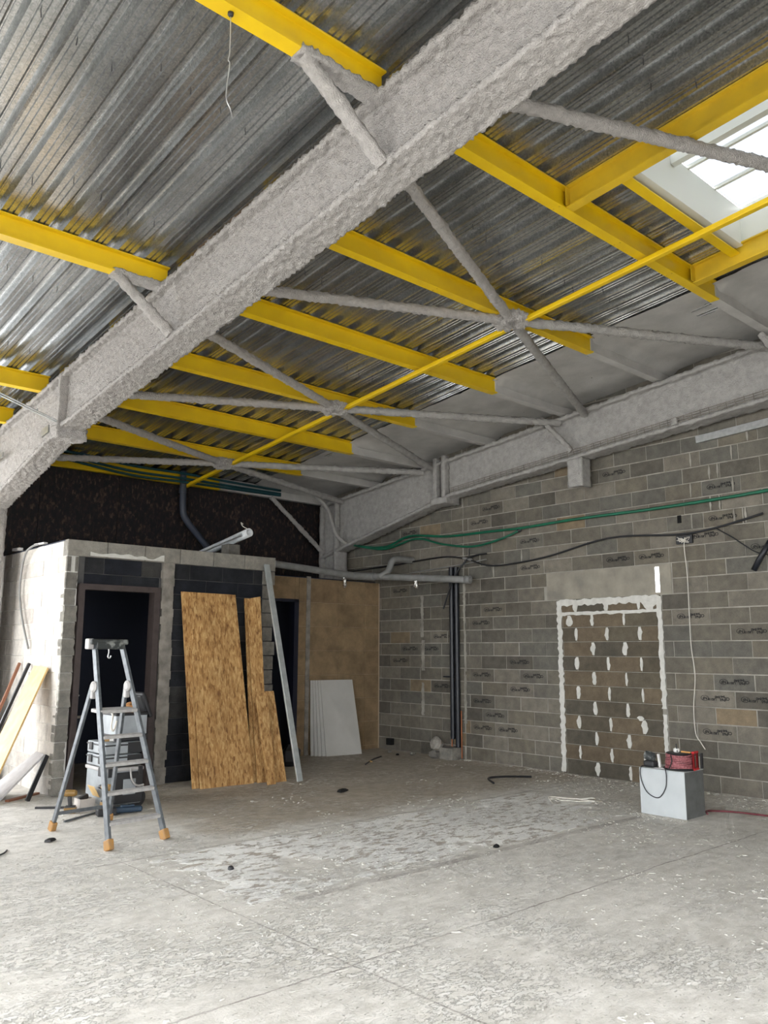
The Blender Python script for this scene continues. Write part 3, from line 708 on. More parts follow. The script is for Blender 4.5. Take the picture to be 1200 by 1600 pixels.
def skylight():
    z = lambda y: deck(y)
    # trimmer beams
    for x, lb in ((5.32, 'yellow trimmer beam on the rafter side of the skylight'), (7.42, 'short yellow trimmer beam on the wall side of the skylight')):
        q = MB(); ibeam(q, (x, .75, top(.75)), (x, PY[0]-.05, top(PY[0]-.05)), .09); o = q.build('trimmer', 'yellow_old', at=(x, 3.6, top(3.6))); tag(o, lb, 'roof beam', 'skylight trimmers')
    q = MB(); q.obox((6.37, 3.235, top(3.235)+.115), ((1, 0, 0), (0, 1, -TS), (0, TS, 1)), (2.1, .09, .012)); q.obox((6.37, 3.28, top(3.235)+.15), ((1, 0, 0), (0, 1, -TS), (0, TS, 1)), (2.1, .010, .08))
    tag(q.build('header', 'yellow', at=(6.37, 3.235, top(3.235)+.1)), 'yellow angle header along the lower edge of the skylight', 'roof beam')
    t = thing('skylight', 'bright white skylight with upstand and glazing bars', 'skylight', (6.5, 2, deck(2)))
    hh = .42
    def wallq(x0, y0, x1, y1, nx, ny):
        th = .05; q = MB(); pts = [(x0, y0), (x1, y1), (x1+nx*th, y1+ny*th), (x0+nx*th, y0+ny*th)]
        vs = [(x, y, deck(y)-.02) for x, y in pts]+[(x, y, deck(y)+hh) for x, y in pts]
        q.add(vs, [(3, 2, 1, 0), (4, 5, 6, 7), (0, 1, 5, 4), (1, 2, 6, 5), (2, 3, 7, 6), (3, 0, 4, 7)]); q.build('curb', 'white_paint', t)
    a, b, c, d = SKX0, SKX1, SKY0, SKY1
    wallq(a, c, a, d, -1, 0); wallq(b, c, b, d, 1, 0); wallq(a, d, b, d, 0, 1); wallq(a, c, b, c, 0, -1)
    f = MB()
    for x0, x1, y0, y1 in ((a-.02, b+.02, d-.045, d+.02), (a-.02, b+.02, c-.02, c+.045), (a-.02, a+.045, c+.045, d-.045), (b-.045, b+.02, c+.045, d-.045)):
        vs = [(x, y, deck(y)-.03+dz) for dz in (0, .03) for x, y in ((x0, y0), (x1, y0), (x1, y1), (x0, y1))]
        f.add(vs, [(3, 2, 1, 0), (4, 5, 6, 7), (0, 1, 5, 4), (1, 2, 6, 5), (2, 3, 7, 6), (3, 0, 4, 7)])
    f.build('bottom_frame', 'white_paint', t)
    xs = [a, a+.5, a+1.0, a+1.5, b]
    for i in range(4):
        q = MB(); vs = [(x, y, deck(y)+hh+.01+dz) for dz in (0, .012) for x, y in ((xs[i]+.01, c), (xs[i+1]-.01, c), (xs[i+1]-.01, d), (xs[i]+.01, d))]
        q.add(vs, [(3, 2, 1, 0), (4, 5, 6, 7), (0, 1, 5, 4), (1, 2, 6, 5), (2, 3, 7, 6), (3, 0, 4, 7)]); q.build('pane', 'glaze', t)
    for i in (1, 2, 3):
        q = MB(); q.bar((xs[i], c, deck(c)+hh), (xs[i], d, deck(d)+hh), .03, .03); q.build('glazing_bar', 'white_paint', t)
    q = MB(); q.bar((a+.72, c, deck(c)+hh-.05), (a+.72, d, deck(d)+hh-.05), .07, .1); q.build('cross_beam', 'white_paint', t)
skylight()

# ================================================================== PORTAL FRAMES
def i_outline(x, zb, zt, wf_, tf, tw, ds):
    h = wf_/2; t = tw/2
    P = [(-h, zb), (h, zb), (h, zb+tf), (t, zb+tf), (t, zt-tf), (h, zt-tf), (h, zt), (-h, zt), (-h, zt-tf), (-t, zt-tf), (-t, zb+tf), (-h, zb+tf)]
    return P
def coated_rafter(name, parent, xc, ys, zb, zt, wf_, tf, tw, mat, du, amp, f1, f2):
    """I-section swept along y with a lumpy sprayed surface; the outline is resampled so that the lumps are real"""
    # fixed fractional resampling so that rings match
    y = ys[len(ys)//2]; P = i_outline(xc, zb(y), zt(y), wf_, tf, tw, du); n = len(P)
    cnt = [max(1, int(round(math.dist(P[i], P[(i+1) % n])/du))) for i in range(n)]
    vs = []
    for yy in ys:
        Q = i_outline(xc, zb(yy), zt(yy), wf_, tf, tw, du)
        for i in range(n):
            a, b = Q[i], Q[(i+1) % n]
            for k in range(cnt[i]): t = k/cnt[i]; vs.append((xc+a[0]+(b[0]-a[0])*t, yy, a[1]+(b[1]-a[1])*t))
    m = sum(cnt); fs = [(j*m+i, j*m+(i+1) % m, (j+1)*m+(i+1) % m, (j+1)*m+i) for j in range(len(ys)-1) for i in range(m)]
    fs += [tuple(range(m-1, -1, -1)), tuple(range((len(ys)-1)*m, len(ys)*m))]
    q = MB(); q.add(vs, fs, 0, True); o = q.build(name, mat, parent); fuzz(o.data, amp, f1, f2); return o
XN, XF = 3.30, 9.50
def zb_near(y): return 5.11-.11*y if y < 9.0 else 4.12-(y-9.0)*.22
def zb_far(y): return 4.86-.082*y if y < 8.9 else 4.13-(y-8.9)*.215
def frames():
    t = thing('portal_frame', 'big steel frame crossing the picture, rafter and column in shaggy grey spray', 'steel frame', (XN, 11.9, 0), 'sprayed portal frames')
    ys = list(np.arange(FY+.02, .6, .08))+list(np.arange(.6, 12.36, .019))
    coated_rafter('rafter', t, XN, ys, zb_near, lambda y: top(y)+.005, .28, .045, .11, 'coat', .018, .013, 26, 62)
    lump_box('column', t, XN-.14, XN+.14, 11.55, 12.36, 0, 3.62, 'coat', .045, .012)
    lump_box('stiffener', t, XN-.145, XN-.03, 9.05, 9.12, zb_near(9.08), top(9.08)-.0, 'coat', .025, .008)
    lump_box('haunch_plate', t, XN-.17, XN+.17, 9.0, 9.2, zb_near(9.05)-.09, zb_near(9.05)+.05, 'coat', .025, .015)
    q = MB(); q.obox((XN-.15, 9.42, 4.16), ((0, 1, -.1), (1, 0, 0), (0, .1, 1)), (.22, .02, .09)); tag(q.build('grey_plate', 'galv_plain', t), 'small bare grey plate')
    q = MB(); q.obox((XN-.145, 11.2, 4.16), ((0, 1, 0), (1, 0, 0), (0, 0, 1)), (.5, .02, .06)); q.build('grey_plate', 'galv_plain', t)
    lump_box('stiffener', t, XN-.145, XN-.03, 11.5, 11.56, 3.6, top(11.5)-.02, 'coat', .03, .008)
    t = thing('portal_frame', 'steel frame along the block wall, rafter and column in smoother grey spray', 'steel frame', (XF, 11.9, 0), 'sprayed portal frames')
    ys = list(np.arange(FY+.02, 2.5, .15))+list(np.arange(2.5, 12.36, .04))
    coated_rafter('rafter', t, XF, ys, zb_far, lambda y: top(y)-.03, .28, .05, .07, 'coat_far', .034, .015, 24, 60)
    lump_box('column', t, XF-.14, XF+.14, 11.86, 11.93, 0, 3.95, 'coat_far', .06, .008)
    lump_box('column_web', t, XF-.05, XF+.05, 11.9, 12.33, 0, 4.4, 'coat_far', .08, .008)
    lump_box('column', t, XF-.14, XF+.14, 12.30, 12.37, 0, 4.4, 'coat_far', .06, .008)
    lump_box('stiffener', t, XF-.15, XF-.04, 9.02, 9.1, 4.05, top(9.1)+.05, 'coat_far', .03, .008)
    lump_box('stiffener', t, XF-.15, XF-.04, 9.22, 9.3, 4.05, top(9.3)+.05, 'coat_far', .03, .008)
    lump_box('haunch_plate', t, XF-.17, XF+.15, 8.98, 9.34, zb_far(9.1)-.06, zb_far(9.1)+.04, 'coat_far', .03, .01)
    lump_box('stiffener', t, XF-.14, XF-.04, 11.86, 11.93, 3.5, top(11.9)-.02, 'coat_far', .04, .006)
    b = lump_box('hanger_stub', t, XF-.12, XF-.06, 6.42, 6.66, 3.93, zb_far(6.6)+.02, 'coat_far', .035, .006); tag(b, 'stub plate hanging below the rafter')
    lump_box('hanger_stub', t, XF-.12, XF+.1, 6.42, 6.47, 3.93, zb_far(6.6)+.02, 'coat_far', .035, .006)
    # wire lath left along the bottom flange
    wm = MB(); x = XF-.155
    for dz in (.055, .085, .115):
        wm.tube([(x-.004+.004*noise.noise(V((y*4, dz*50, 0))), y, zb_far(y)+dz+.004*noise.noise(V((y*3, dz*90, 5)))) for y in np.arange(3.6, 8.9, .12)], .006, 4)
    for y in np.arange(3.65, 8.9, .11): wm.tube([(x-.004, y, zb_far(y)+.04), (x-.004, y+.01, zb_far(y)+.125)], .005, 4)
    tag(wm.build('wire_lath', 'pillar', t), 'strip of wire mesh along the lower flange')
    lump_box('spray_knob', t, XF-.18, XF-.12, 4.95, 5.03, zb_far(5)+.03, zb_far(5)+.12, 'coat_far', .02, .01)
frames()

def braces():
    XM = 6.43
    nodes = [(2.2, 'sprayed bracing cross with its arm passing under the skylight'), (5.2, 'sprayed bracing cross nearest the skylight, its node clotted with spray'), (8.2, 'middle sprayed bracing cross over the hall'), (11.0, 'far sprayed bracing cross above the booth')]
    for i, (yn, lb) in enumerate(nodes):
        zn = top(yn)-.03
        t = thing('cross_brace', lb, 'roof brace', (XM, yn, zn), 'sprayed bracing crosses')
        amp = .017
        for (xe, ye) in ((XN+.1, yn-1.30), (XN+.1, yn+1.05), (XF-.1, yn-1.42), (XF-.1, yn+1.15 if i < 3 else yn+.75)):
            ze = top(ye)-.10
            mat = 'coat' if xe < XM else 'coat_far'
            q = MB(); q.tube(line((XM, yn, zn), (xe, ye, ze), .028), .048 if xe < XM else .05, 16, 0, amp, 34); q.build('brace_arm', mat, t)
        lump = MB(); lump.lathe((XM, yn, zn-.07), (0, 0, 1), [(.05, 0), (.14, .02), (.19, .055), (.18, .10), (.10, .14)], 26); g = lump.build('gusset', 'coat', t)
        bm = bmesh.new(); bm.from_mesh(g.data); bmesh.ops.subdivide_edges(bm, edges=bm.edges[:], cuts=3, use_grid_fill=True); bm.to_mesh(g.data); bm.free(); g.data.update(); fuzz(g.data, .03, 14, 40)
    # yellow tie running through the nodes
    q = MB()
    y0, y1 = .9, 12.4
    d = V((0, y1-y0, -TS*(y1-y0))).normalized(); a = V((6.5, y0, top(y0)-.055)); c = V((6.5, y1, top(y1)-.055))
    q.obox((a+c)/2+V((0, 0, -.0)), (d, (1, 0, 0), (0, TS, 1)), ((c-a).length, .06, .05), bev=.008)
    tag(q.build('tie_bar', 'yellow', at=a), 'slim yellow tie bar running under the purlins through the bracing nodes', 'roof brace')
    # fly braces from purlins down to the rafter flanges
    fl = [((2.62, 3.69, top(3.69)-.0), (3.17, 3.58, 4.74), 'coat', .052, 'shaggy sprayed fly brace at the top, from the wire-hung purlin to the rafter'),
          ((2.76, 6.72, top(6.72)), (3.17, 6.42, 4.44), 'coat', .048, 'sprayed fly brace left of the rafter on the bright decking side'),
          ((9.2, 6.95, top(6.95)-.02), (9.36, 6.56, 4.44), 'coat_far', .036, 'sprayed fly brace dropping to the wall rafter above the hanging stub'),
          ((8.2, 12.3, 4.43), (9.35, 12.3, 3.55), 'coat_far', .04, 'sloping sprayed strut left of the wall frame column'),
          ((9.1, 3.75, top(3.75)-.02), (9.36, 3.45, 4.6), 'coat_far', .036, 'sprayed fly brace at the right edge, under the skylight purlin')]
    for a, c, mt, r, lb in fl:
        q = MB(); q.tube(line(a, c, .026), r, 14, 0, .016, 34); tag(q.build('fly_brace', mt, at=c), lb, 'roof brace', 'sprayed fly braces')
braces()


# ================================================================== SERVICES ON THE WALLS
def cable(name, pts, r, mat, label, cat='cable', group=None, seg=7, n=8):
    q = MB(); P = smooth_path(pts, n); q.tube(P, r, seg); o = q.build(name, mat, at=pts[0]); return tag(o, label, cat, group)
def services():
    cable('green_hose', [(9.000, 11.950, 4.473), (9.150, 11.848, 4.260), (9.250, 11.736, 3.825), (9.450, 11.585, 3.614), (9.680, 10.867, 3.508), (9.690, 10.209, 3.638), (9.690, 9.286, 3.543), (9.690, 8.448, 3.528), (9.690, 7.744, 3.511), (9.690, 6.760, 3.531), (9.690, 5.741, 3.522), (9.690, 4.845, 3.530), (9.690, 4.050, 3.553), (9.69, 3.2, 3.6)], .021, 'green', 'long green hose strung across the upper block wall', 'hose', 'green hoses on the block wall')
    q = MB(); q.tube(smooth_path([(8.980, 11.983, 4.511), (9.120, 11.809, 4.251), (9.220, 11.698, 3.818), (9.360, 11.625, 3.646), (9.440, 11.554, 3.611)], 10), .034, 10, 0, .008, 30)
    tag(q.build('sprayed_sleeve', 'coat_far', at=(9.360, 11.625, 3.646)), 'bent sleeve of grey spray on the hoses at the knee of the wall frame', 'pipe')
    cable('green_hose', [(9.450, 11.529, 3.597), (9.670, 10.855, 3.471), (9.680, 10.038, 3.575), (9.680, 9.425, 3.427), (9.680, 8.755, 3.322), (9.680, 8.180, 3.378), (9.700, 7.802, 3.479)], .018, 'green', 'shorter green hose that dips and ends at a hole in the blocks', 'hose', 'green hoses on the block wall')
    q = MB(); q.tube([(9.690, 7.819, 3.470), (9.715, 7.777, 3.497)], .028, 10); tag(q.build('hose_end', 'black', at=(9.700, 7.802, 3.479)), 'black end cap of the shorter green hose', 'cap')
    t = thing('black_cable', 'black cable sagging across the block wall above the bricked-up doorway', 'cable', (9.700, 8.874, 3.137))
    def part(nm, pts, r, m='black_cable'): q = MB(); q.tube(smooth_path(pts, 6), r, 7); return q.build(nm, m, t)
    part('run', [(9.700, 11.884, 3.143), (9.700, 10.717, 3.163), (9.700, 9.904, 3.200), (9.700, 9.301, 3.204), (9.700, 8.874, 3.127), (9.700, 8.338, 2.983), (9.700, 7.350, 3.030), (9.700, 6.256, 3.204), (9.690, 5.214, 3.147), (9.690, 4.703, 3.181), (9.690, 4.130, 3.286)], .014)
    part('stub', [(9.690, 8.865, 3.136), (9.680, 8.649, 3.178), (9.680, 8.447, 3.181)], .014)
    part('tail', [(9.670, 8.847, 3.122), (9.600, 9.024, 2.904), (9.600, 9.170, 2.664), (9.610, 9.328, 2.351)], .015)
    part('branch', [(9.690, 4.720, 3.175), (9.680, 4.507, 3.033), (9.680, 4.250, 2.838), (9.680, 4.089, 2.786)], .008)
    q = MB(); q.tube([(9.700, 8.958, 3.154), (9.700, 8.778, 3.109)], .024, 8); q.build('tape_knot', 'grey_pipe', t)
    q = MB(); q.tube([(9.700, 8.833, 3.103), (9.700, 8.829, 3.289)], .008, 6); q.build('tie_tail', 'black_cable', t)
    cable('grey_conduit', [(9.710, 10.233, 2.994), (9.710, 9.609, 3.026), (9.710, 8.997, 3.054), (9.710, 8.476, 3.095)], .010, 'grey_pipe', 'thin grey conduit clipped to the blocks above the drain pipe', 'conduit')
    # junction box with loose wires and its hanging white cord
    t = thing('junction_box', 'black junction box in the wall with loose white wires', 'electrical box', (9.740, 5.158, 3.080))
    c = V((9.740, 5.158, 3.080)); q = MB(); q.obox(c, ((0, 1, 0), (0, 0, 1), (1, 0, 0)), (.22, .11, .05), bev=.006); q.build('box', 'black', t)
    for k in range(4):
        r = random.Random(k); q = MB(); q.tube(smooth_path([c+V((-.03, r.uniform(-.08, .10), r.uniform(-.05, .04))) for _ in range(6)], 6), .003, 5); q.build('loose_wire', 'white_cord', t)
    cable('hanging_flex', [(9.700, 5.135, 3.099), (9.690, 5.146, 2.976), (9.720, 5.143, 2.611), (9.720, 5.148, 2.129), (9.720, 5.148, 1.733), (9.720, 5.120, 1.381), (9.720, 5.162, 0.993), (9.720, 5.157, 0.688), (9.710, 5.093, 0.579), (9.710, 5.041, 0.501)], .006, 'white_cord', 'white cord hanging down the blocks from the junction box', 'cable')
    q = MB(); q.tube([(9.620, 4.255, 2.614), (9.620, 4.153, 2.779), (9.620, 4.037, 2.942)], .034, 12, inner=.028); tag(q.build('black_conduit', 'black_pipe', at=(9.620, 4.255, 2.614)), 'thick black tube at the right edge of the block wall', 'pipe')
    # metal channels
    def channel(nm, a, b, h, d, label):
        a, b = V(a), V(b); q = MB(); dr = (b-a).normalized(); up = V((1, 0, 0)).cross(dr)*-1
        for (o, sz) in ((V((0, 0, 0)), (.006, h)), (up*(h/2), (d, .006)), (-up*(h/2), (d, .006))):
            q.obox((a+b)/2+o+V((-d/2 if sz[0] > .01 else -d, 0, 0)), (dr, (1, 0, 0), up), ((b-a).length, sz[0], sz[1]))
        tag(q.build(nm, 'galv_plain', at=a), label, 'metal channel', 'metal channels on the block wall')
    channel('metal_channel', (9.745, 4.906, 4.337), (9.745, 3.2, 4.42), .085, .05, 'galvanised channel fixed to the blocks at the right edge')
    channel('metal_channel', (9.745, 10.942, 3.989), (9.745, 9.756, 4.017), .075, .05, 'short grey channel below the wall rafter near the corner')
    # grey drain pipe
    t = thing('drain_pipe', 'grey drain pipe running along the tiled wall and out into the corner', 'pipe', (9.0, 10.85, 2.97))
    A, B, D = V((6.85, 10.93, 3.075)), V((9.02, 10.93, 2.955)), V((9.500, 8.630, 2.770))
    q = MB(); q.tube(line(A, B, .3), .058, 16); q.build('pipe', 'grey_pipe', t)
    q = MB(); q.tube(line(B+V((.02, -.03, .0)), D, .3), .056, 16, inner=.049); q.build('pipe', 'grey_pipe', t)
    q = MB(); q.tube([D+(B-D).normalized()*.09, D], .064, 16, inner=.05); q.build('socket', 'grey_pipe', t)
    q = MB(); q.tube(line(B-V((.16, 0, -.008)), B+V((.02, 0, 0)), .06), .066, 16); q.tube(line(B, B.lerp(D, .2), .08), .066, 16); q.build('joint', 'grey_pipe', t)
    e = B.lerp(D, .3); q = MB(); q.tube(smooth_path([e+V((-.05, .1, .0)), e+V((.05, .0, .10)), e+V((.12, -.02, .26)), e+V((.22, -.03, .31)), V((9.74, e.y-.06, e.z+.32))], 6), .055, 14); q.build('elbow', 'grey_pipe', t)
    for p, nm in ((B.lerp(A, .09), 0), (B.lerp(D, .56), 1)):
        g = MB(); g.lathe(p+V((0, -.01, -.22 if nm == 0 else -.17)), (0, 0, 1), [(.018, 0), (.036, .03), (.030, .08), (.036, .12), (.02, .17)], 9); o = g.build('foil_hanger', 'foil', t); fuzz(o.data, .012, 40, 90); tag(o, 'crumpled silver foil')
    # black risers
    for y, lb in ((9.23, 'left one of the two black riser pipes on the block wall'), (9.12, 'right one of the two black riser pipes on the block wall')):
        q = MB(); q.tube(line((9.70, y, .30 if y > 9.2 else .18), (9.70, y, 3.02), .5), .042, 12); tag(q.build('riser_pipe', 'black_pipe', at=(9.70, y, .2)), lb, 'pipe', 'black riser pipes')
    q = MB(); q.tube([(9.660, 9.391, 1.266), (9.690, 9.136, 1.261)], .013, 8); tag(q.build('pipe_stub', 'black_pipe', at=(9.690, 9.136, 1.261)), 'short black stub pointing left from the risers', 'pipe')
    for y, lb in ((9.27, 'copper pipe left of the black risers near the floor'), (9.06, 'copper pipe right of the black risers near the floor')):
        q = MB(); q.tube(line((9.715, y, .02), (9.715, y, .74), .2), .011, 8); tag(q.build('copper_pipe', 'copper', at=(9.715, y, .02)), lb, 'pipe', 'copper pipes')
    # dark downpipe and cables at the back
    q = MB(); q.tube(smooth_path([(6.42, 12.3, 4.65), (6.43, 12.3, 4.3), (6.45, 12.3, 3.95), (6.55, 12.3, 3.78), (6.75, 12.3, 3.58), (6.98, 12.3, 3.33), (7.1, 12.3, 3.0)], 5), .055, 14); q.tube([(6.425, 12.3, 4.36), (6.425, 12.3, 4.28)], .066, 14)
    tag(q.build('downpipe', 'blue_pipe', at=(7.1, 12.3, 3.0)), 'dark bent downpipe in front of the blackened back wall', 'pipe')
    for k, (dz, sg) in enumerate(((.0, .10), (.06, .05), (-.03, .16))):
        P = [(3.75, 12.2, 4.62+dz), (4.6, 12.2, 4.60+dz-sg*.4), (5.5, 12.22, 4.56+dz-sg*.6), (6.4, 12.22, 4.56+dz-sg*.5), (7.4, 12.25, 4.53+dz-sg*.2), (8.4, 12.3, 4.52+dz)]
        cable('teal_cable', P, .022, 'teal', ('upper', 'middle', 'lowest sagging')[(1, 0, 2)[k]]+' dark green cable slung along the back purlin', 'cable', 'dark green cables at the back')
    # tube and rod on the booth roof
    t = thing('white_tube', 'dirty white tube lying raised on the booth roof, open end forward', 'tube', (6.2, 10.6, 3.0))
    q = MB(); q.tube(line((6.14, 11.45, 3.06), (6.245, 9.9, 3.335), .2), .062, 16, inner=.045); q.build('tube', 'white_tube', t)
    q = MB(); q.tube(smooth_path([(6.22, 9.93, 3.39), (6.16, 9.95, 3.42), (6.13, 9.95, 3.47), (6.17, 9.96, 3.45)], 4), .006, 5); q.build('wire_tie', 'white_cord', t)
    q = MB(); q.obox((6.215, 10.35, 3.10), ((1, 0, 0), (0, 1, 0), (0, 0, 1)), (.2, .2, .19), bev=.01); q.build('prop_block', 'block_end', t)
    q = MB(); q.tube(line((5.92, 11.1, 3.03), (6.17, 10.0, 3.30), .3), .013, 8); q.tube([(6.163, 10.03, 3.293), (6.172, 9.99, 3.303)], .022, 8); tag(q.build('steel_rod', 'galv_plain', at=(5.92, 11.1, 3.02)), 'thin metal rod lying beside the white tube', 'rod')
    # cable on the booth side wall
    cable('flexible_conduit', [(3.640, 10.828, 3.016), (3.600, 10.944, 2.998), (3.600, 11.151, 2.941), (3.610, 11.291, 2.766), (3.620, 11.355, 2.472), (3.620, 11.236, 2.171), (3.620, 11.055, 1.918), (3.630, 10.923, 1.730), (3.650, 10.950, 1.689)], .014, 'grey_pipe', 'curved grey conduit hanging down the bright booth side wall', 'conduit')
    q = MB(); q.bar((3.66, 10.62, 3.02), (3.66, 10.98, 3.03), .05, .02); tag(q.build('batten_scrap', 'white_board', at=(3.66, 10.8, 3.01)), 'flat pale batten scrap on the booth side wall by the conduit', 'scrap wood')
    q = MB(); q.bar((3.66, 11.55, 3.025), (3.66, 11.85, 3.04), .05, .04); tag(q.build('batten_scrap', 'white_board', at=(3.66, 11.7, 3.01)), 'pale batten scrap on the booth side wall beside the column', 'scrap wood')
    # hanging wire and stay cables
    t = thing('hanging_wire', 'thin wire hanging from the purlin at the top edge', 'wire', (2.09, 3.7, 5.3))
    q = MB(); q.tube(smooth_path([(2.094, 3.69, 5.31), (2.098, 3.69, 5.05), (2.09, 3.69, 4.98), (2.10, 3.69, 4.95), (2.085, 3.69, 4.75), (2.115, 3.69, 4.68), (2.13, 3.69, 4.63)], 5), .0035, 6); q.build('wire', 'steel', t)
    q = MB(); q.lathe((2.094, 3.69, 5.26), (0, 0, 1), [(.01, 0), (.018, .01), (.018, .03), (.01, .05)], 8); q.build('clip', 'black', t)
    for k in range(2):
        q = MB(); a = V((3.12, 8.98, 4.165+.02*k)); b = V((1.9, 8.98+.25, 4.62+.035*k)); q.tube(line(a, b, .2), .008, 6)
        for i in range(1, 6): c = a.lerp(b, i/6); q.tube([c, c+V((0, 0, .03))], .005, 5)
        tag(q.build('stay_cable', 'galv_plain', at=a), ('lower', 'upper')[k]+' thin wire of the pair running left from the rafter stiffener', 'wire', 'paired stay wires')
services()

# ================================================================== THE LADDER
def ladder():
    t = thing('step_ladder', 'aluminium platform stepladder with ochre rubber feet in front of the dark doorway', 'ladder', (3.35, 7.5, 0))
    FL, FR, TL, TR = V((3.10, 6.95, .0)), V((3.655, 7.03, .0)), V((3.175, 7.70, 1.735)), V((3.455, 7.715, 1.715))
    RL0, RR0, RL1, RR1 = V((3.02, 8.06, 0)), V((3.60, 8.12, 0)), V((3.135, 7.60, 1.32)), V((3.475, 7.62, 1.32))
    xax = (FR-FL).normalized()
    for a, b, nm in ((FL, TL, 'front_rail'), (FR, TR, 'front_rail'), (RL0, RL1, 'rear_leg'), (RR0, RR1, 'rear_leg')):
        q = MB(); d = (b-a).normalized(); sd = xax-d*xax.dot(d); sd.normalize(); n = d.cross(sd)
        w_, th = (.062, .028) if nm == 'front_rail' else (.045, .028)
        q.obox((a+b)/2+d*.03, (d, n, sd), ((b-a).length-.06, w_, th), bev=.004); rl = q.build(nm, 'alu', t)
        f = MB(); f.obox(a+d*.045, (d, n, sd), (.09, w_+.028, th+.026), bev=.010); f.build('rubber_foot', 'foot', rl)
    def at(z, side):
        a, b = (FL, TL) if side == 0 else (FR, TR); return a.lerp(b, z/b.z)
    fw = (TL-FL); fw.z = 0; fw.normalize()
    for z in (.20, .43, .66, .89):
        a, b = at(z, 0), at(z, 1); q = MB(); q.obox((a+b)/2+V((0, .0, 0)), ((b-a), fw, (0, 0, 1)), ((b-a).length-.02, .085, .028), bev=.004)
        for k in range(4): q.obox((a+b)/2+fw*(-.03+.02*k)+V((0, 0, .016)), ((b-a), fw, (0, 0, 1)), ((b-a).length-.04, .006, .004))
        q.build('tread', 'alu_light', t)
    a, b = at(1.11, 0), at(1.11, 1); q = MB(); q.obox((a+b)/2+fw*.11, ((b-a), fw, (0, 0, 1)), ((b-a).length+.0, .29, .032), bev=.005)
    for k in range(7): q.obox((a+b)/2+fw*(-.01+.04*k)+V((0, 0, .018)), ((b-a), fw, (0, 0, 1)), ((b-a).length-.02, .008, .005))
    q.build('platform', 'alu_light', t)
    for a, b in ((RL1, at(1.34, 0)), (RR1, at(1.34, 1))):
        q = MB(); q.lathe((a+b)/2-xax*.03+V((0, -.0, 0)), xax, [(.035, 0), (.052, .012), (.052, .048), (.035, .06)], 16); q.build('hinge', 'hinge', t)
        q = MB(); q.obox((a+b)/2+V((0, .03, -.05)), (xax, (0, 1, 0), (0, 0, 1)), (.05, .06, .12), bev=.012); q.build('hinge', 'hinge', t)
    q = MB(); a, b = RL0.lerp(RL1, .12), RR0.lerp(RR1, .12); q.bar(a, b, .02, .03); q.build('rear_brace', 'alu', t)
    c = (TL+TR)/2; q = MB(); q.obox(c+V((0, .02, .02)), (xax, fw, (0, 0, 1)), (.40, .17, .05), bev=.015); q.obox(c+V((0, -.05, -.015)), (xax, fw, (0, 0, 1)), (.30, .04, .07), bev=.012); q.build('tool_tray', 'tray', t)
    q = MB(); q.obox(TL+V((-.04, .02, -.01)), (xax, fw, (0, 0, 1)), (.06, .12, .10), bev=.012); q.build('tray_end', 'hinge', t)
    q = MB(); q.tube(smooth_path([c+V((-.02, -.06, -.04)), c+V((-.02, -.07, -.08)), c+V((-.03, -.075, -.12)), c+V((-.012, -.075, -.135)), c+V((.0, -.075, -.11))], 4), .006, 6); q.build('hook', 'steel', t)
ladder()

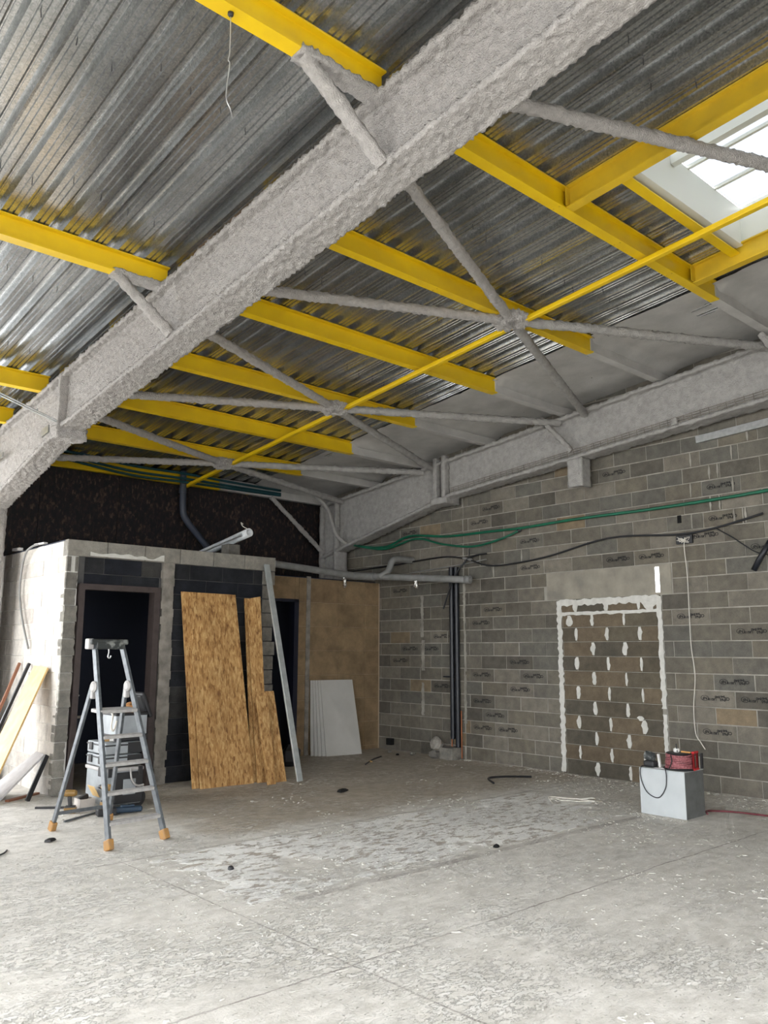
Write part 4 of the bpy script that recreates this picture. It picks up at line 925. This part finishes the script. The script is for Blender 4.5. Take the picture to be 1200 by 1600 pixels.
# ================================================================== TOOLS BEHIND THE LADDER
def tools():
    X, Y, Z = (1, 0, 0), (0, 1, 0), (0, 0, 1); A = (X, Y, Z)
    t = thing('tool_trolley', 'rolling stack of grey and black toolboxes behind the ladder', 'toolbox', (4.0, 8.9, 0))
    def bx(nm, x0, x1, y0, y1, z0, z1, m, bev=.012, par=None): q = MB(); q.obox(((x0+x1)/2, (y0+y1)/2, (z0+z1)/2), A, (x1-x0, y1-y0, z1-z0), bev=bev); return q.build(nm, m, par or t)
    b = bx('bottom_bin', 3.77, 4.17, 8.62, 9.15, .05, .40, 'box_grey'); bx('bin_rim', 3.755, 4.185, 8.605, 9.165, .39, .43, 'hinge')
    bx('bin_front', 3.86, 4.18, 8.602, 8.63, .06, .38, 'black')
    q = MB(); q.obox((4.02, 8.60, .23), A, (.14, .012, .16), bev=.004); q.build('label_panel', 'box_grey', t)
    for x in (3.80, 4.14): bx('latch', x-.025, x+.025, 8.59, 8.615, .34, .43, 'black', .006)
    bx('latch', 3.75, 3.775, 8.72, 8.80, .34, .43, 'black', .006)
    for k in range(2):
        o = bx('organizer', 3.75, 4.16, 8.64, 9.12, .44+.13*k, .56+.13*k, 'box_grey'); bx('organizer_seam', 3.743, 4.167, 8.633, 9.127, .525+.13*k, .54+.13*k, 'black', .004)
        for y in (8.74, 9.0): bx('latch', 3.733, 3.752, y-.04, y+.04, .47+.13*k, .55+.13*k, 'black', .005)
        bx('front_band', 4.0, 4.165, 8.628, 8.645, .445+.13*k, .555+.13*k, 'black', .003)
    bx('tote_base', 3.86, 4.24, 8.66, 9.05, .70, .77, 'black'); bx('tote', 3.86, 4.22, 8.66, 9.02, .76, .98, 'box_grey'); bx('tote_rim', 3.85, 4.23, 8.65, 9.03, .965, .995, 'black')
    q = MB(); q.obox((4.28, 8.95, 1.06), ((.86, 0, .35), Y, (-.35, 0, .86)), (.05, .32, .30), bev=.02); q.obox((4.255, 8.95, 1.055), ((.86, 0, .35), Y, (-.35, 0, .86)), (.03, .26, .24), bev=.01); q.build('open_lid', 'black', t)
    for y in (8.66, 9.1):
        q = MB(); q.lathe((4.13, y-.03, .10), (0, 1, 0), [(.06, 0), (.10, .006), (.10, .05), (.06, .056)], 20); wv = q.build('wheel', 'black', t)
        q = MB(); q.lathe((4.13, y-.036, .10), (0, 1, 0), [(.045, 0), (.045, .01)], 14); q.build('hub', 'hinge', wv)
    q = MB(); q.tube(smooth_path([(4.02, 8.59, .42), (4.03, 8.57, .31), (4.09, 8.57, .24), (4.17, 8.57, .24)], 5), .011, 8); q.build('grip', 'hinge', t)
    # things lying in the boxes
    r = random.Random(4)
    q = MB(); q.lathe((4.06, 8.78, .99), (.3, .2, 1), [(.02, 0), (.07, .02), (.075, .06), (.05, .10), (.02, .11)], 10); g = q.build('leather_pouch', 'tool_brown', at=(4.06, 8.78, .99)); fuzz(g.data, .02, 9, 30); tag(g, 'tan leather pouch on the top toolbox', 'pouch')
    q = MB(); q.obox((3.92, 8.78, 1.025), ((1, .4, 0), (-.4, 1, 0), Z), (.10, .07, .06), bev=.012); tag(q.build('battery_pack', 'black', at=(3.92, 8.78, .995)), 'black battery pack beside the tan pouch', 'battery')
    cable('white_lead', [(3.84, 8.75, 1.0), (3.82, 8.66, .97), (3.80, 8.64, .86), (3.83, 8.645, .82), (3.86, 8.642, .92)], .010, 'white_cord', 'pale lead looped over the front of the top toolbox', 'cable')
    for k in range(5):
        x, y = 3.79+.06*k, 8.70+r.uniform(0, .12); q = MB(); q.obox((x, y, .715), ((1, r.uniform(-1, 1), 0), (0, 0, 1), (r.uniform(-1, 1), -1, 0)), (.07, .028, .022), bev=.005)
        tag(q.build('small_part', ('tool_yellow', 'white', 'tool_yellow', 'red', 'white')[k], at=(x, y, .70)), ('small yellow plastic part at the left of the organizer top', 'small white part second from left on the organizer', 'small yellow part in the middle of the organizer top', 'small red part on the organizer top', 'small white part at the right of the organizer top')[k], 'fitting', 'bits on the organizer')
    def drill(c, ang, label):
        c = V(c); d = V((math.cos(ang), math.sin(ang), 0)); s = V((-d.y, d.x, 0)); t = thing('cordless_drill', label, 'drill', c, 'cordless drills')
        q = MB(); q.obox(c+V((0, 0, .03)), (d, s, Z), (.12, .075, .06), bev=.008); q.build('battery', 'tool_yellow', t)
        q = MB(); q.obox(c+V((0, 0, .065)), (d, s, Z), (.10, .07, .02), bev=.004); q.bar(c+V((0, 0, .07)), c+d*.015+V((0, 0, .17)), .042, .04, d, bev=.01); q.build('grip', 'black', t)
        q = MB(); q.lathe(c-d*.06+V((0, 0, .20)), d, [(.02, 0), (.034, .02), (.036, .10), (.028, .13)], 14); q.build('motor_housing', 'tool_yellow', t)
        q = MB(); q.lathe(c+d*.07+V((0, 0, .20)), d, [(.022, 0), (.026, .02), (.018, .05), (.008, .055)], 12); q.build('chuck', 'black', t)
    drill((3.47, 8.78, 0), 2.6, 'yellow and black cordless drill standing beside the cardboard box'); drill((3.70, 8.42, .075), 1.9, 'yellow and black cordless drill behind the front ladder rail')
    t = thing('cardboard_box', 'small open pale cardboard box on the floor', 'box', (3.63, 8.80, 0))
    for x0, x1, y0, y1, z0, z1 in ((3.55, 3.71, 8.72, 8.74, 0, .13), (3.55, 3.71, 8.88, 8.90, 0, .13), (3.55, 3.56, 8.72, 8.90, 0, .13), (3.70, 3.71, 8.72, 8.90, 0, .13), (3.55, 3.71, 8.72, 8.90, 0, .01)): bx('side', x0, x1, y0, y1, z0, z1, 'card', .002, t)
    q = MB(); q.obox((3.72, 8.81, .19), ((-.5, 0, .86), Y, (.86, 0, .5)), (.13, .17, .006)); q.build('flap', 'pine', t)
    q = MB(); q.obox((3.62, 8.83, .13), ((1, .3, .3), Y, (-.3, 0, 1)), (.12, .06, .05), bev=.01); tag(q.build('black_pouch', 'black', at=(3.62, 8.83, .1)), 'dark pouch sticking out of the cardboard box', 'pouch')
    q = MB(); q.obox((3.70, 8.42, .0375), ((1, -.2, 0), (.2, 1, 0), Z), (.19, .12, .072), bev=.012); tag(q.build('tool_case', 'black', at=(3.70, 8.42, 0)), 'small dark case on the floor under the drill', 'case')
    q = MB(); q.obox((3.93, 8.42, .035), ((1, -.25, 0), (.25, 1, 0), Z), (.30, .09, .055), bev=.02); q.obox((3.93, 8.42, .07), ((1, -.25, 0), (.25, 1, 0), Z), (.14, .05, .02), bev=.008); tag(q.build('level_tool', 'blue_tool', at=(3.93, 8.42, .0)), 'dark blue bar-shaped tool on the floor', 'tool')
    q = MB(); q.bar((3.28, 9.25, .012), (3.58, 9.02, .012), .03, .02); tag(q.build('floor_strip', 'black', at=(3.4, 9.15, 0)), 'short dark strip on the floor left of the drill', 'strip')
    q = MB(); q.bar((3.25, 8.35, .010), (3.72, 8.62, .010), .02, .016); tag(q.build('steel_bar', 'alu', at=(3.4, 8.4, 0)), 'thin grey bar on the floor behind the ladder', 'bar')
tools()

# ================================================================== LEANING BOARDS AND SHEETS
def slab(mb, p, th, nrm_hint):
    p = [V(a) for a in p]; n = (p[1]-p[0]).cross(p[3]-p[0]).normalized()
    if n.dot(V(nrm_hint)) < 0: n = -n
    return mb.prism(p, -n*th)
def boards():
    def lean(nm, pts, th, mat, label, cat, hint, group=None, at=None):
        q = MB(); slab(q, pts, th, hint); c = sum((V(a) for a in pts[:2]), V((0, 0, 0)))/2; return tag(q.build(nm, mat, at=c), label, cat, group)
    h = (0, -1, .2)
    lean('chipboard_sheet', [(5.165, 9.30, 0), (5.95, 9.26, 0), (5.96, 9.835, 2.43), (5.185, 9.84, 2.435)], .018, 'osb', 'tall chipboard panel showing as a strip behind the wide one', 'board', h, 'chipboard sheets leaning on the booth')
    lean('chipboard_sheet', [(5.235, 9.225, 0), (5.975, 9.19, 0), (5.985, 9.80, 2.425), (5.275, 9.805, 2.43)], .018, 'osb', 'wide tall chipboard panel leaning on the dark booth front', 'board', h, 'chipboard sheets leaning on the booth')
    lean('chipboard_strip', [(5.98, 9.25, 0), (6.14, 9.24, 0), (6.28, 9.84, 2.39), (6.16, 9.845, 2.39)], .015, 'osb', 'narrow chipboard strip farthest back beside the wide panel', 'board', h, 'chipboard sheets leaning on the booth')
    lean('chipboard_strip', [(6.02, 9.18, 0), (6.17, 9.16, 0), (6.385, 9.79, 2.42), (6.165, 9.80, 2.38)], .015, 'osb', 'long narrow chipboard strip with a stepped top, tilted left', 'board', h, 'chipboard sheets leaning on the booth')
    lean('chipboard_strip', [(6.03, 8.96, 0), (6.15, 8.95, 0), (6.22, 9.30, 1.08), (6.05, 9.31, 1.08)], .015, 'osb', 'front chipboard offcut nearest the metal straightedge, narrow', 'board', h, 'chipboard sheets leaning on the booth')
    lean('chipboard_strip', [(6.16, 9.07, 0), (6.39, 9.06, 0), (6.42, 9.45, 1.13), (6.24, 9.46, 1.13)], .015, 'osb', 'short wide chipboard offcut at the foot of the strips', 'board', h, 'chipboard sheets leaning on the booth')
    a, b = V((6.47, 8.88, 0)), V((6.475, 9.79, 2.87)); d = (b-a).normalized(); n = d.cross(V((1, 0, 0)))
    q = MB(); q.obox((a+b)/2+V((0, 0, .01)), (d, (1, 0, 0), n), ((b-a).length, .085, .03), bev=.003); o = q.build('straightedge', 'alu_rail', at=a); tag(o, 'long aluminium straightedge leaning on the booth corner', 'straightedge')
    nn = n if n.y < 0 else -n
    for k in range(6): q = MB(); q.obox(a.lerp(b, .12+.16*k)+nn*.0155, (d, (1, 0, 0), nn), (.055, .02, .003), bev=.001); q.build('slot', 'void', o)
    for k in range(5):
        x0 = 8.32-.04*k; dy = .05*k
        o = lean('plasterboard', [(x0, 10.72+dy, 0), (x0+.665, 10.62+dy, 0), (x0+.70, 10.93+dy*.3, 1.19), (x0+.04, 10.955+dy*.3, 1.19)], .0125, 'gypsum', ('front', 'second', 'third', 'fourth', 'rearmost')[k]+' sheet of the pale plasterboard stack leaning on the tiled wall', 'plasterboard', (0, -1, .2), 'plasterboard offcuts')
    # left of the booth
    hs = (-1, 0, .3)
    lean('pine_plank', [(2.90, 10.30, 0), (2.90, 9.74, 0), (3.62, 10.14, 1.46), (3.62, 10.60, 1.48)], .022, 'pine', 'wide pale pine plank leaning on the bright booth wall', 'plank', hs, 'battens leaning on the booth side')
    q = MB(); q.bar((2.93, 10.45, .01), (3.64, 10.84, 1.50), .035, .035, (0, 1, 0)); tag(q.build('black_batten', 'black', at=(2.93, 10.45, 0)), 'slim black batten leaning left of the pine plank', 'batten', 'battens leaning on the booth side')
    q = MB(); q.bar((3.02, 10.9, .01), (3.64, 11.2, 1.50), .035, .03, (0, 1, 0)); tag(q.build('brown_batten', 'brown_wood', at=(3.02, 10.9, 0)), 'thin reddish brown batten, leftmost against the booth', 'batten', 'battens leaning on the booth side')
    lean('white_plank', [(3.12, 10.55, 0), (3.14, 10.0, .01), (3.63, 10.07, .46), (3.63, 10.34, .47)], .02, 'white_board', 'short white painted board propped low against the booth', 'plank', hs, 'battens leaning on the booth side')
    q = MB(); q.bar((3.36, 9.74, .01), (3.64, 10.01, .45), .05, .025, (0, 1, 0)); tag(q.build('black_lath', 'black', at=(3.36, 9.74, 0)), 'short black slat propped beside the white board', 'slat', 'battens leaning on the booth side')
    q = MB(); q.bar((3.18, 9.86, .012), (3.62, 10.16, .012), .05, .022); tag(q.build('floor_batten', 'brown_wood', at=(3.4, 10.0, 0)), 'brown batten lying at the foot of the white board', 'batten')
boards()

# ================================================================== GREY CABINET AND WHAT IS ON IT
def cabinet():
    x0, x1, y0, y1, h = 7.985, 8.37, 4.385, 4.89, .455
    t = thing('metal_cabinet', 'low grey metal cabinet standing on the floor by the block wall', 'cabinet', (8.18, 4.64, 0))
    q = MB(); q.obox(((x0+x1)/2, (y0+y1)/2, h/2), ((1, 0, 0), (0, 1, 0), (0, 0, 1)), (x1-x0, y1-y0, h), bev=.004); q.build('body', 'cab_shade', t)
    q = MB(); q.obox((x0-.003, (y0+y1)/2, h/2), ((1, 0, 0), (0, 1, 0), (0, 0, 1)), (.008, y1-y0+.004, h-.002), bev=.002); tag(q.build('door', 'cab_lit', t), 'light grey front with the daylight put into its colour')
    q = MB(); q.obox(((x0+x1)/2, (y0+y1)/2, h+.003), ((1, 0, 0), (0, 1, 0), (0, 0, 1)), (x1-x0+.006, y1-y0+.006, .008), bev=.003); q.build('top', 'cab_lit', t)
    zt = h+.007
    t = thing('cable_reel', 'red and black cable reel wound with reddish cable, on the cabinet', 'cable reel', (8.17, 4.53, zt))
    c = V((8.17, 4.53, zt))
    q = MB(); q.lathe(c, (0, 0, 1), [(.165, 0), (.17, .008), (.165, .016)], 28); q.build('flange', 'black', t)
    q = MB(); q.lathe(c+V((0, 0, .155)), (0, 0, 1), [(.13, 0), (.135, .008), (.12, .014)], 28); q.build('flange', 'black', t)
    q = MB(); q.lathe(c+V((0, 0, .014)), (0, 0, 1), [(.09, 0), (.09, .142)], 20); q.build('drum', 'black', t)
    for k in range(11):
        r = .145-.002*(k % 3)-.0012*k; q = MB(); P = [c+V((r*math.cos(u), r*math.sin(u), .022+.0125*k+.006*math.sin(u*2+k))) for u in np.linspace(0, 2*math.pi, 29)]; q.tube(P, .0075, 6); q.build('cable_turn', 'pink_cable', t)
    q = MB()
    for y in (-.05, .05): q.bar(c+V((-.02+.0, -.165, .01)), c+V((-.02, -.165, .18)), .03, .02, (0, 1, 0), bev=.006); q.bar(c+V((.10, -.14, .01)), c+V((.10, -.14, .18)), .03, .02, (0, 1, 0), bev=.006)
    q.bar(c+V((-.03, -.165, .178)), c+V((.11, -.14, .178)), .03, .022, bev=.006); q.bar(c+V((-.03, -.165, .012)), c+V((.11, -.14, .012)), .03, .022, bev=.006); q.build('frame', 'red', t)
    q = MB(); q.bar(c+V((.10, -.19, .02)), c+V((.10, -.19, .17)), .025, .02, (0, 1, 0)); q.build('handle', 'black', t)
    q = MB(); q.tube(smooth_path([c+V((-.14, .02, .15)), c+V((-.16, .0, .09)), c+V((-.165, .03, .02))], 4), .006, 6); q.build('strap', 'black', t)
    zz = zt+.17
    q = MB(); q.lathe((8.15, 4.55, zz), (0, 0, 1), [(.02, 0), (.03, .008), (.03, .035), (.018, .042)], 14); tag(q.build('white_roll', 'white', at=(8.15, 4.55, zz)), 'small white roll on top of the cable reel', 'roll')
    q = MB(); q.tube([(8.13, 4.53, zz+.005), (8.14, 4.545, zz+.085)], .007, 7); tag(q.build('black_stub', 'black', at=(8.13, 4.53, zz)), 'thin black rod sticking up from the cable reel', 'rod')
    q = MB(); q.bar((8.18, 4.51, zz+.008), (8.16, 4.40, zz+.008), .016, .014); tag(q.build('orange_stick', 'orange_wood', at=(8.18, 4.5, zz)), 'short orange stick on top of the cable reel', 'stick')
    t = thing('black_device', 'small black device with a round mottled head on the cabinet', 'appliance', (8.1, 4.83, zt))  # small black device of unclear use, gives no light
    q = MB(); q.obox((8.09, 4.82, zt+.035), ((1, 0, 0), (0, 1, 0), (0, 0, 1)), (.10, .13, .068), bev=.022); q.build('base', 'black', t)
    q = MB(); q.lathe((8.08, 4.875, zt+.125), (0, -1, -.25), [(.03, 0), (.045, .01), (.05, .05), (.048, .095), (.032, .11)], 18); q.build('head', 'tray', t)
    q = MB(); q.obox((8.09, 4.82, zt+.075), ((1, 0, 0), (0, 1, 0), (0, 0, 1)), (.05, .05, .03), bev=.006); q.build('neck', 'hinge', t)
    q = MB(); q.obox((8.12, 4.735, zt+.07), ((1, 0, 0), (0, 1, 0), (0, .12, 1)), (.03, .02, .135), bev=.003); tag(q.build('white_offcut', 'white', at=(8.12, 4.735, zt)), 'narrow white upright piece between lamp and reel', 'offcut')
    q = MB(); q.obox((8.06, 4.69, zt+.004), ((1, .2, 0), (-.2, 1, 0), (0, 0, 1)), (.05, .12, .006)); tag(q.build('metal_plate', 'steel', at=(8.06, 4.69, zt)), 'shiny flat metal piece on the cabinet top', 'plate')
    xx = x0-.018
    cable('black_lead', [(8.04, 4.86, zt+.012), (xx, 4.865, zt+.004), (xx, 4.87, .36), (xx, 4.82, .24), (xx, 4.74, .185), (xx, 4.66, .19), (xx, 4.59, .29), (xx, 4.575, .40), (xx, 4.58, zt+.004), (8.04, 4.60, zt+.012)], .005, 'black_cable', 'thin black lead looping down the cabinet front', 'cable')
    cable('maroon_cable', [(8.36, 4.36, .02), (8.55, 4.45, .012), (8.7, 4.25, .012), (8.75, 4.0, .012), (8.8, 3.6, .012)], .010, 'maroon', 'dark red cable on the floor beside the cabinet', 'cable')
cabinet()

# ================================================================== DEBRIS
def debris():
    cable('black_strip', [(8.25, 7.15, .012), (8.42, 7.38, .03), (8.7, 7.32, .03), (9.05, 7.18, .01)], .014, 'black', 'bent black strip on the floor before the bricked-up doorway', 'strip')
    cable('black_rod', [(8.15, 9.55, .012), (8.6, 9.9, .012), (8.95, 10.1, .012)], .010, 'black', 'thin dark rod on the floor near the plasterboards', 'rod')
    def scrap(c, sz, mat, label, cat, yaw=0, seed=0):
        q = MB(); q.lathe(c, (0, 0, 1), [(.6*sz[0], 0), (sz[0], .25*sz[2]), (.85*sz[0], .75*sz[2]), (.4*sz[0], sz[2])], 9); o = q.build('debris_piece', mat, at=c)
        for v in o.data.vertices:
            v.co.y *= sz[1]/sz[0]; v.co += V((noise.noise(v.co*30+V((seed, 0, 0))), noise.noise(v.co*30+V((0, seed, 3))), 0))*sz[0]*.3
        o.rotation_euler = (0, 0, yaw); tag(o, label, cat)
    scrap((6.43, 7.96, 0), (.11, .05, .035), 'void', 'dark flat scrap on the floor before the straightedge', 'scrap', .4, 1)
    scrap((2.85, 7.62, 0), (.07, .025, .03), 'black', 'small dark scrap on the floor left of the ladder', 'scrap', .5, 2)
    cable('dark_twig', [(2.25, 7.3, .008), (2.38, 7.38, .012), (2.45, 7.5, .008)], .007, 'black', 'thin dark strip at the left edge of the floor', 'strip')
    scrap((3.55, 5.75, 0), (.028, .02, .03), 'black', 'small dark lump in the foreground floor', 'scrap', 0, 3)
    scrap((5.65, 4.88, 0), (.035, .02, .03), 'void', 'dark crumb on the edge of the adhesive bed', 'scrap', 0, 4)
    scrap((9.5, 9.45, 0), (.09, .09, .12), 'block_end', 'grey lump of block under the foam ball', 'rubble', 0, 5)
    q = MB(); q.lathe((9.52, 9.42, .12), (0, 0, 1), [(.03, 0), (.085, .04), (.10, .10), (.085, .16), (.03, .20)], 14); o = q.build('foam_ball', 'stone', at=(9.52, 9.42, .12)); fuzz(o.data, .02, 14, 40); tag(o, 'pale round lump at the wall foot left of the black risers', 'rubble')
    q = MB(); q.obox((9.6, 9.2, .09), ((1, 0, 0), (0, 1, 0), (0, 0, 1)), (.22, .28, .18), bev=.01); tag(q.build('pipe_plinth', 'block_end', at=(9.6, 9.2, 0)), 'rough concrete plinth at the foot of the risers', 'plinth')
    q = MB(); q.obox((9.70, 10.72, .14), ((1, 0, 0), (0, 1, 0), (0, 0, 1)), (.08, .13, .11), bev=.01); tag(q.build('socket_hole', 'void', at=(9.7, 10.72, .1)), 'dark box at the wall foot right of the tiles', 'electrical box')
    for k, (x, y, s) in enumerate(((9.45, 10.45, .05), (9.3, 10.1, .04), (8.42, 9.75, .035), (9.55, 10.0, .06))):
        scrap((x, y, 0), (s, s*.7, s*.7), ('block_end', 'void', 'pine', 'block_end')[k], ('grey crumb of block in the far corner', 'dark crumb near the far corner', 'tan crumb left of the dark rod', 'larger grey crumb near the foam ball')[k], 'rubble', k, 7+k)
    scrap((7.25, 10.2, 0), (.15, .13, .3), 'black', 'black rubbish bag in the closet doorway', 'bag', 0, 12)
    # loose wires on the floor by the cabinet
    for k in range(4):
        r = random.Random(30+k); P = [(7.95+r.uniform(-.18, .18)-.1*i+.2, 5.55+.09*i+r.uniform(-.15, .15), .01+r.uniform(0, .03)) for i in range(5)]
        cable('wire_offcut', P, .005, 'white_cord', ('pale', 'long pale', 'curled pale', 'short pale')[k]+' wire offcut in the small tangle on the floor', 'wire', 'wire offcuts on the floor')
    # scraped adhesive flakes: nobody could count them
    r = np.random.default_rng(11); q = MB(); n = 0
    def flake(x, y, s, el, yaw):
        h = s*r.uniform(.2, .55); k = 5; base = []; a0 = r.uniform(0, 6.28)
        for i in range(k):
            a = a0+6.283*i/k; rr = s*r.uniform(.6, 1.2); lx, ly = rr*math.cos(a)*el, rr*math.sin(a); base.append((x+lx*math.cos(yaw)-ly*math.sin(yaw), y+lx*math.sin(yaw)+ly*math.cos(yaw), -.002))
        topv = [(x+(px-x)*.6+r.uniform(-.2, .2)*s, y+(py-y)*.6, h) for px, py, _ in base]
        q.add(base+topv, [tuple(range(k, 2*k))]+[(i, (i+1) % k, k+(i+1) % k, k+i) for i in range(k)])
    while n < 11000:
        x, y = r.uniform(1.2, 9.6), r.uniform(1.6, 9.3)
        dens = .35+.9*noise.noise(V((x*.9, y*1.2, 4)))+.5*noise.noise(V((x*3, y*4, 8)))
        inbed = 3.2 < x < 8.4 and 4.86 < y < 6.5
        if inbed: dens += .55
        if y > 7.2: dens -= .35
        if x < 3.0: dens -= .15
        if r.uniform() > dens: continue
        n += 1; s = .004+.010*r.uniform()**3
        flake(x, y, s, r.uniform(1, 3.2), .4+r.normal()*.7)
    for i in range(420):        # crumbs along the foot of the block wall and the cabinet
        y = r.uniform(3.6, 9.2); flake(9.72-abs(r.normal())*.10, y, .008+.02*r.uniform()**3, 1.2, r.uniform(0, 3))
    for i in range(260):
        y = r.uniform(4.35, 4.95); flake(7.95-abs(r.normal())*.07, y, .006+.009*r.uniform(), 1.2, r.uniform(0, 3))
    tag(q.build('mortar_scrapings', 'scrap'), 'pale crumbs of scraped tile adhesive strewn over the floor', 'debris', kind='stuff')
debris()
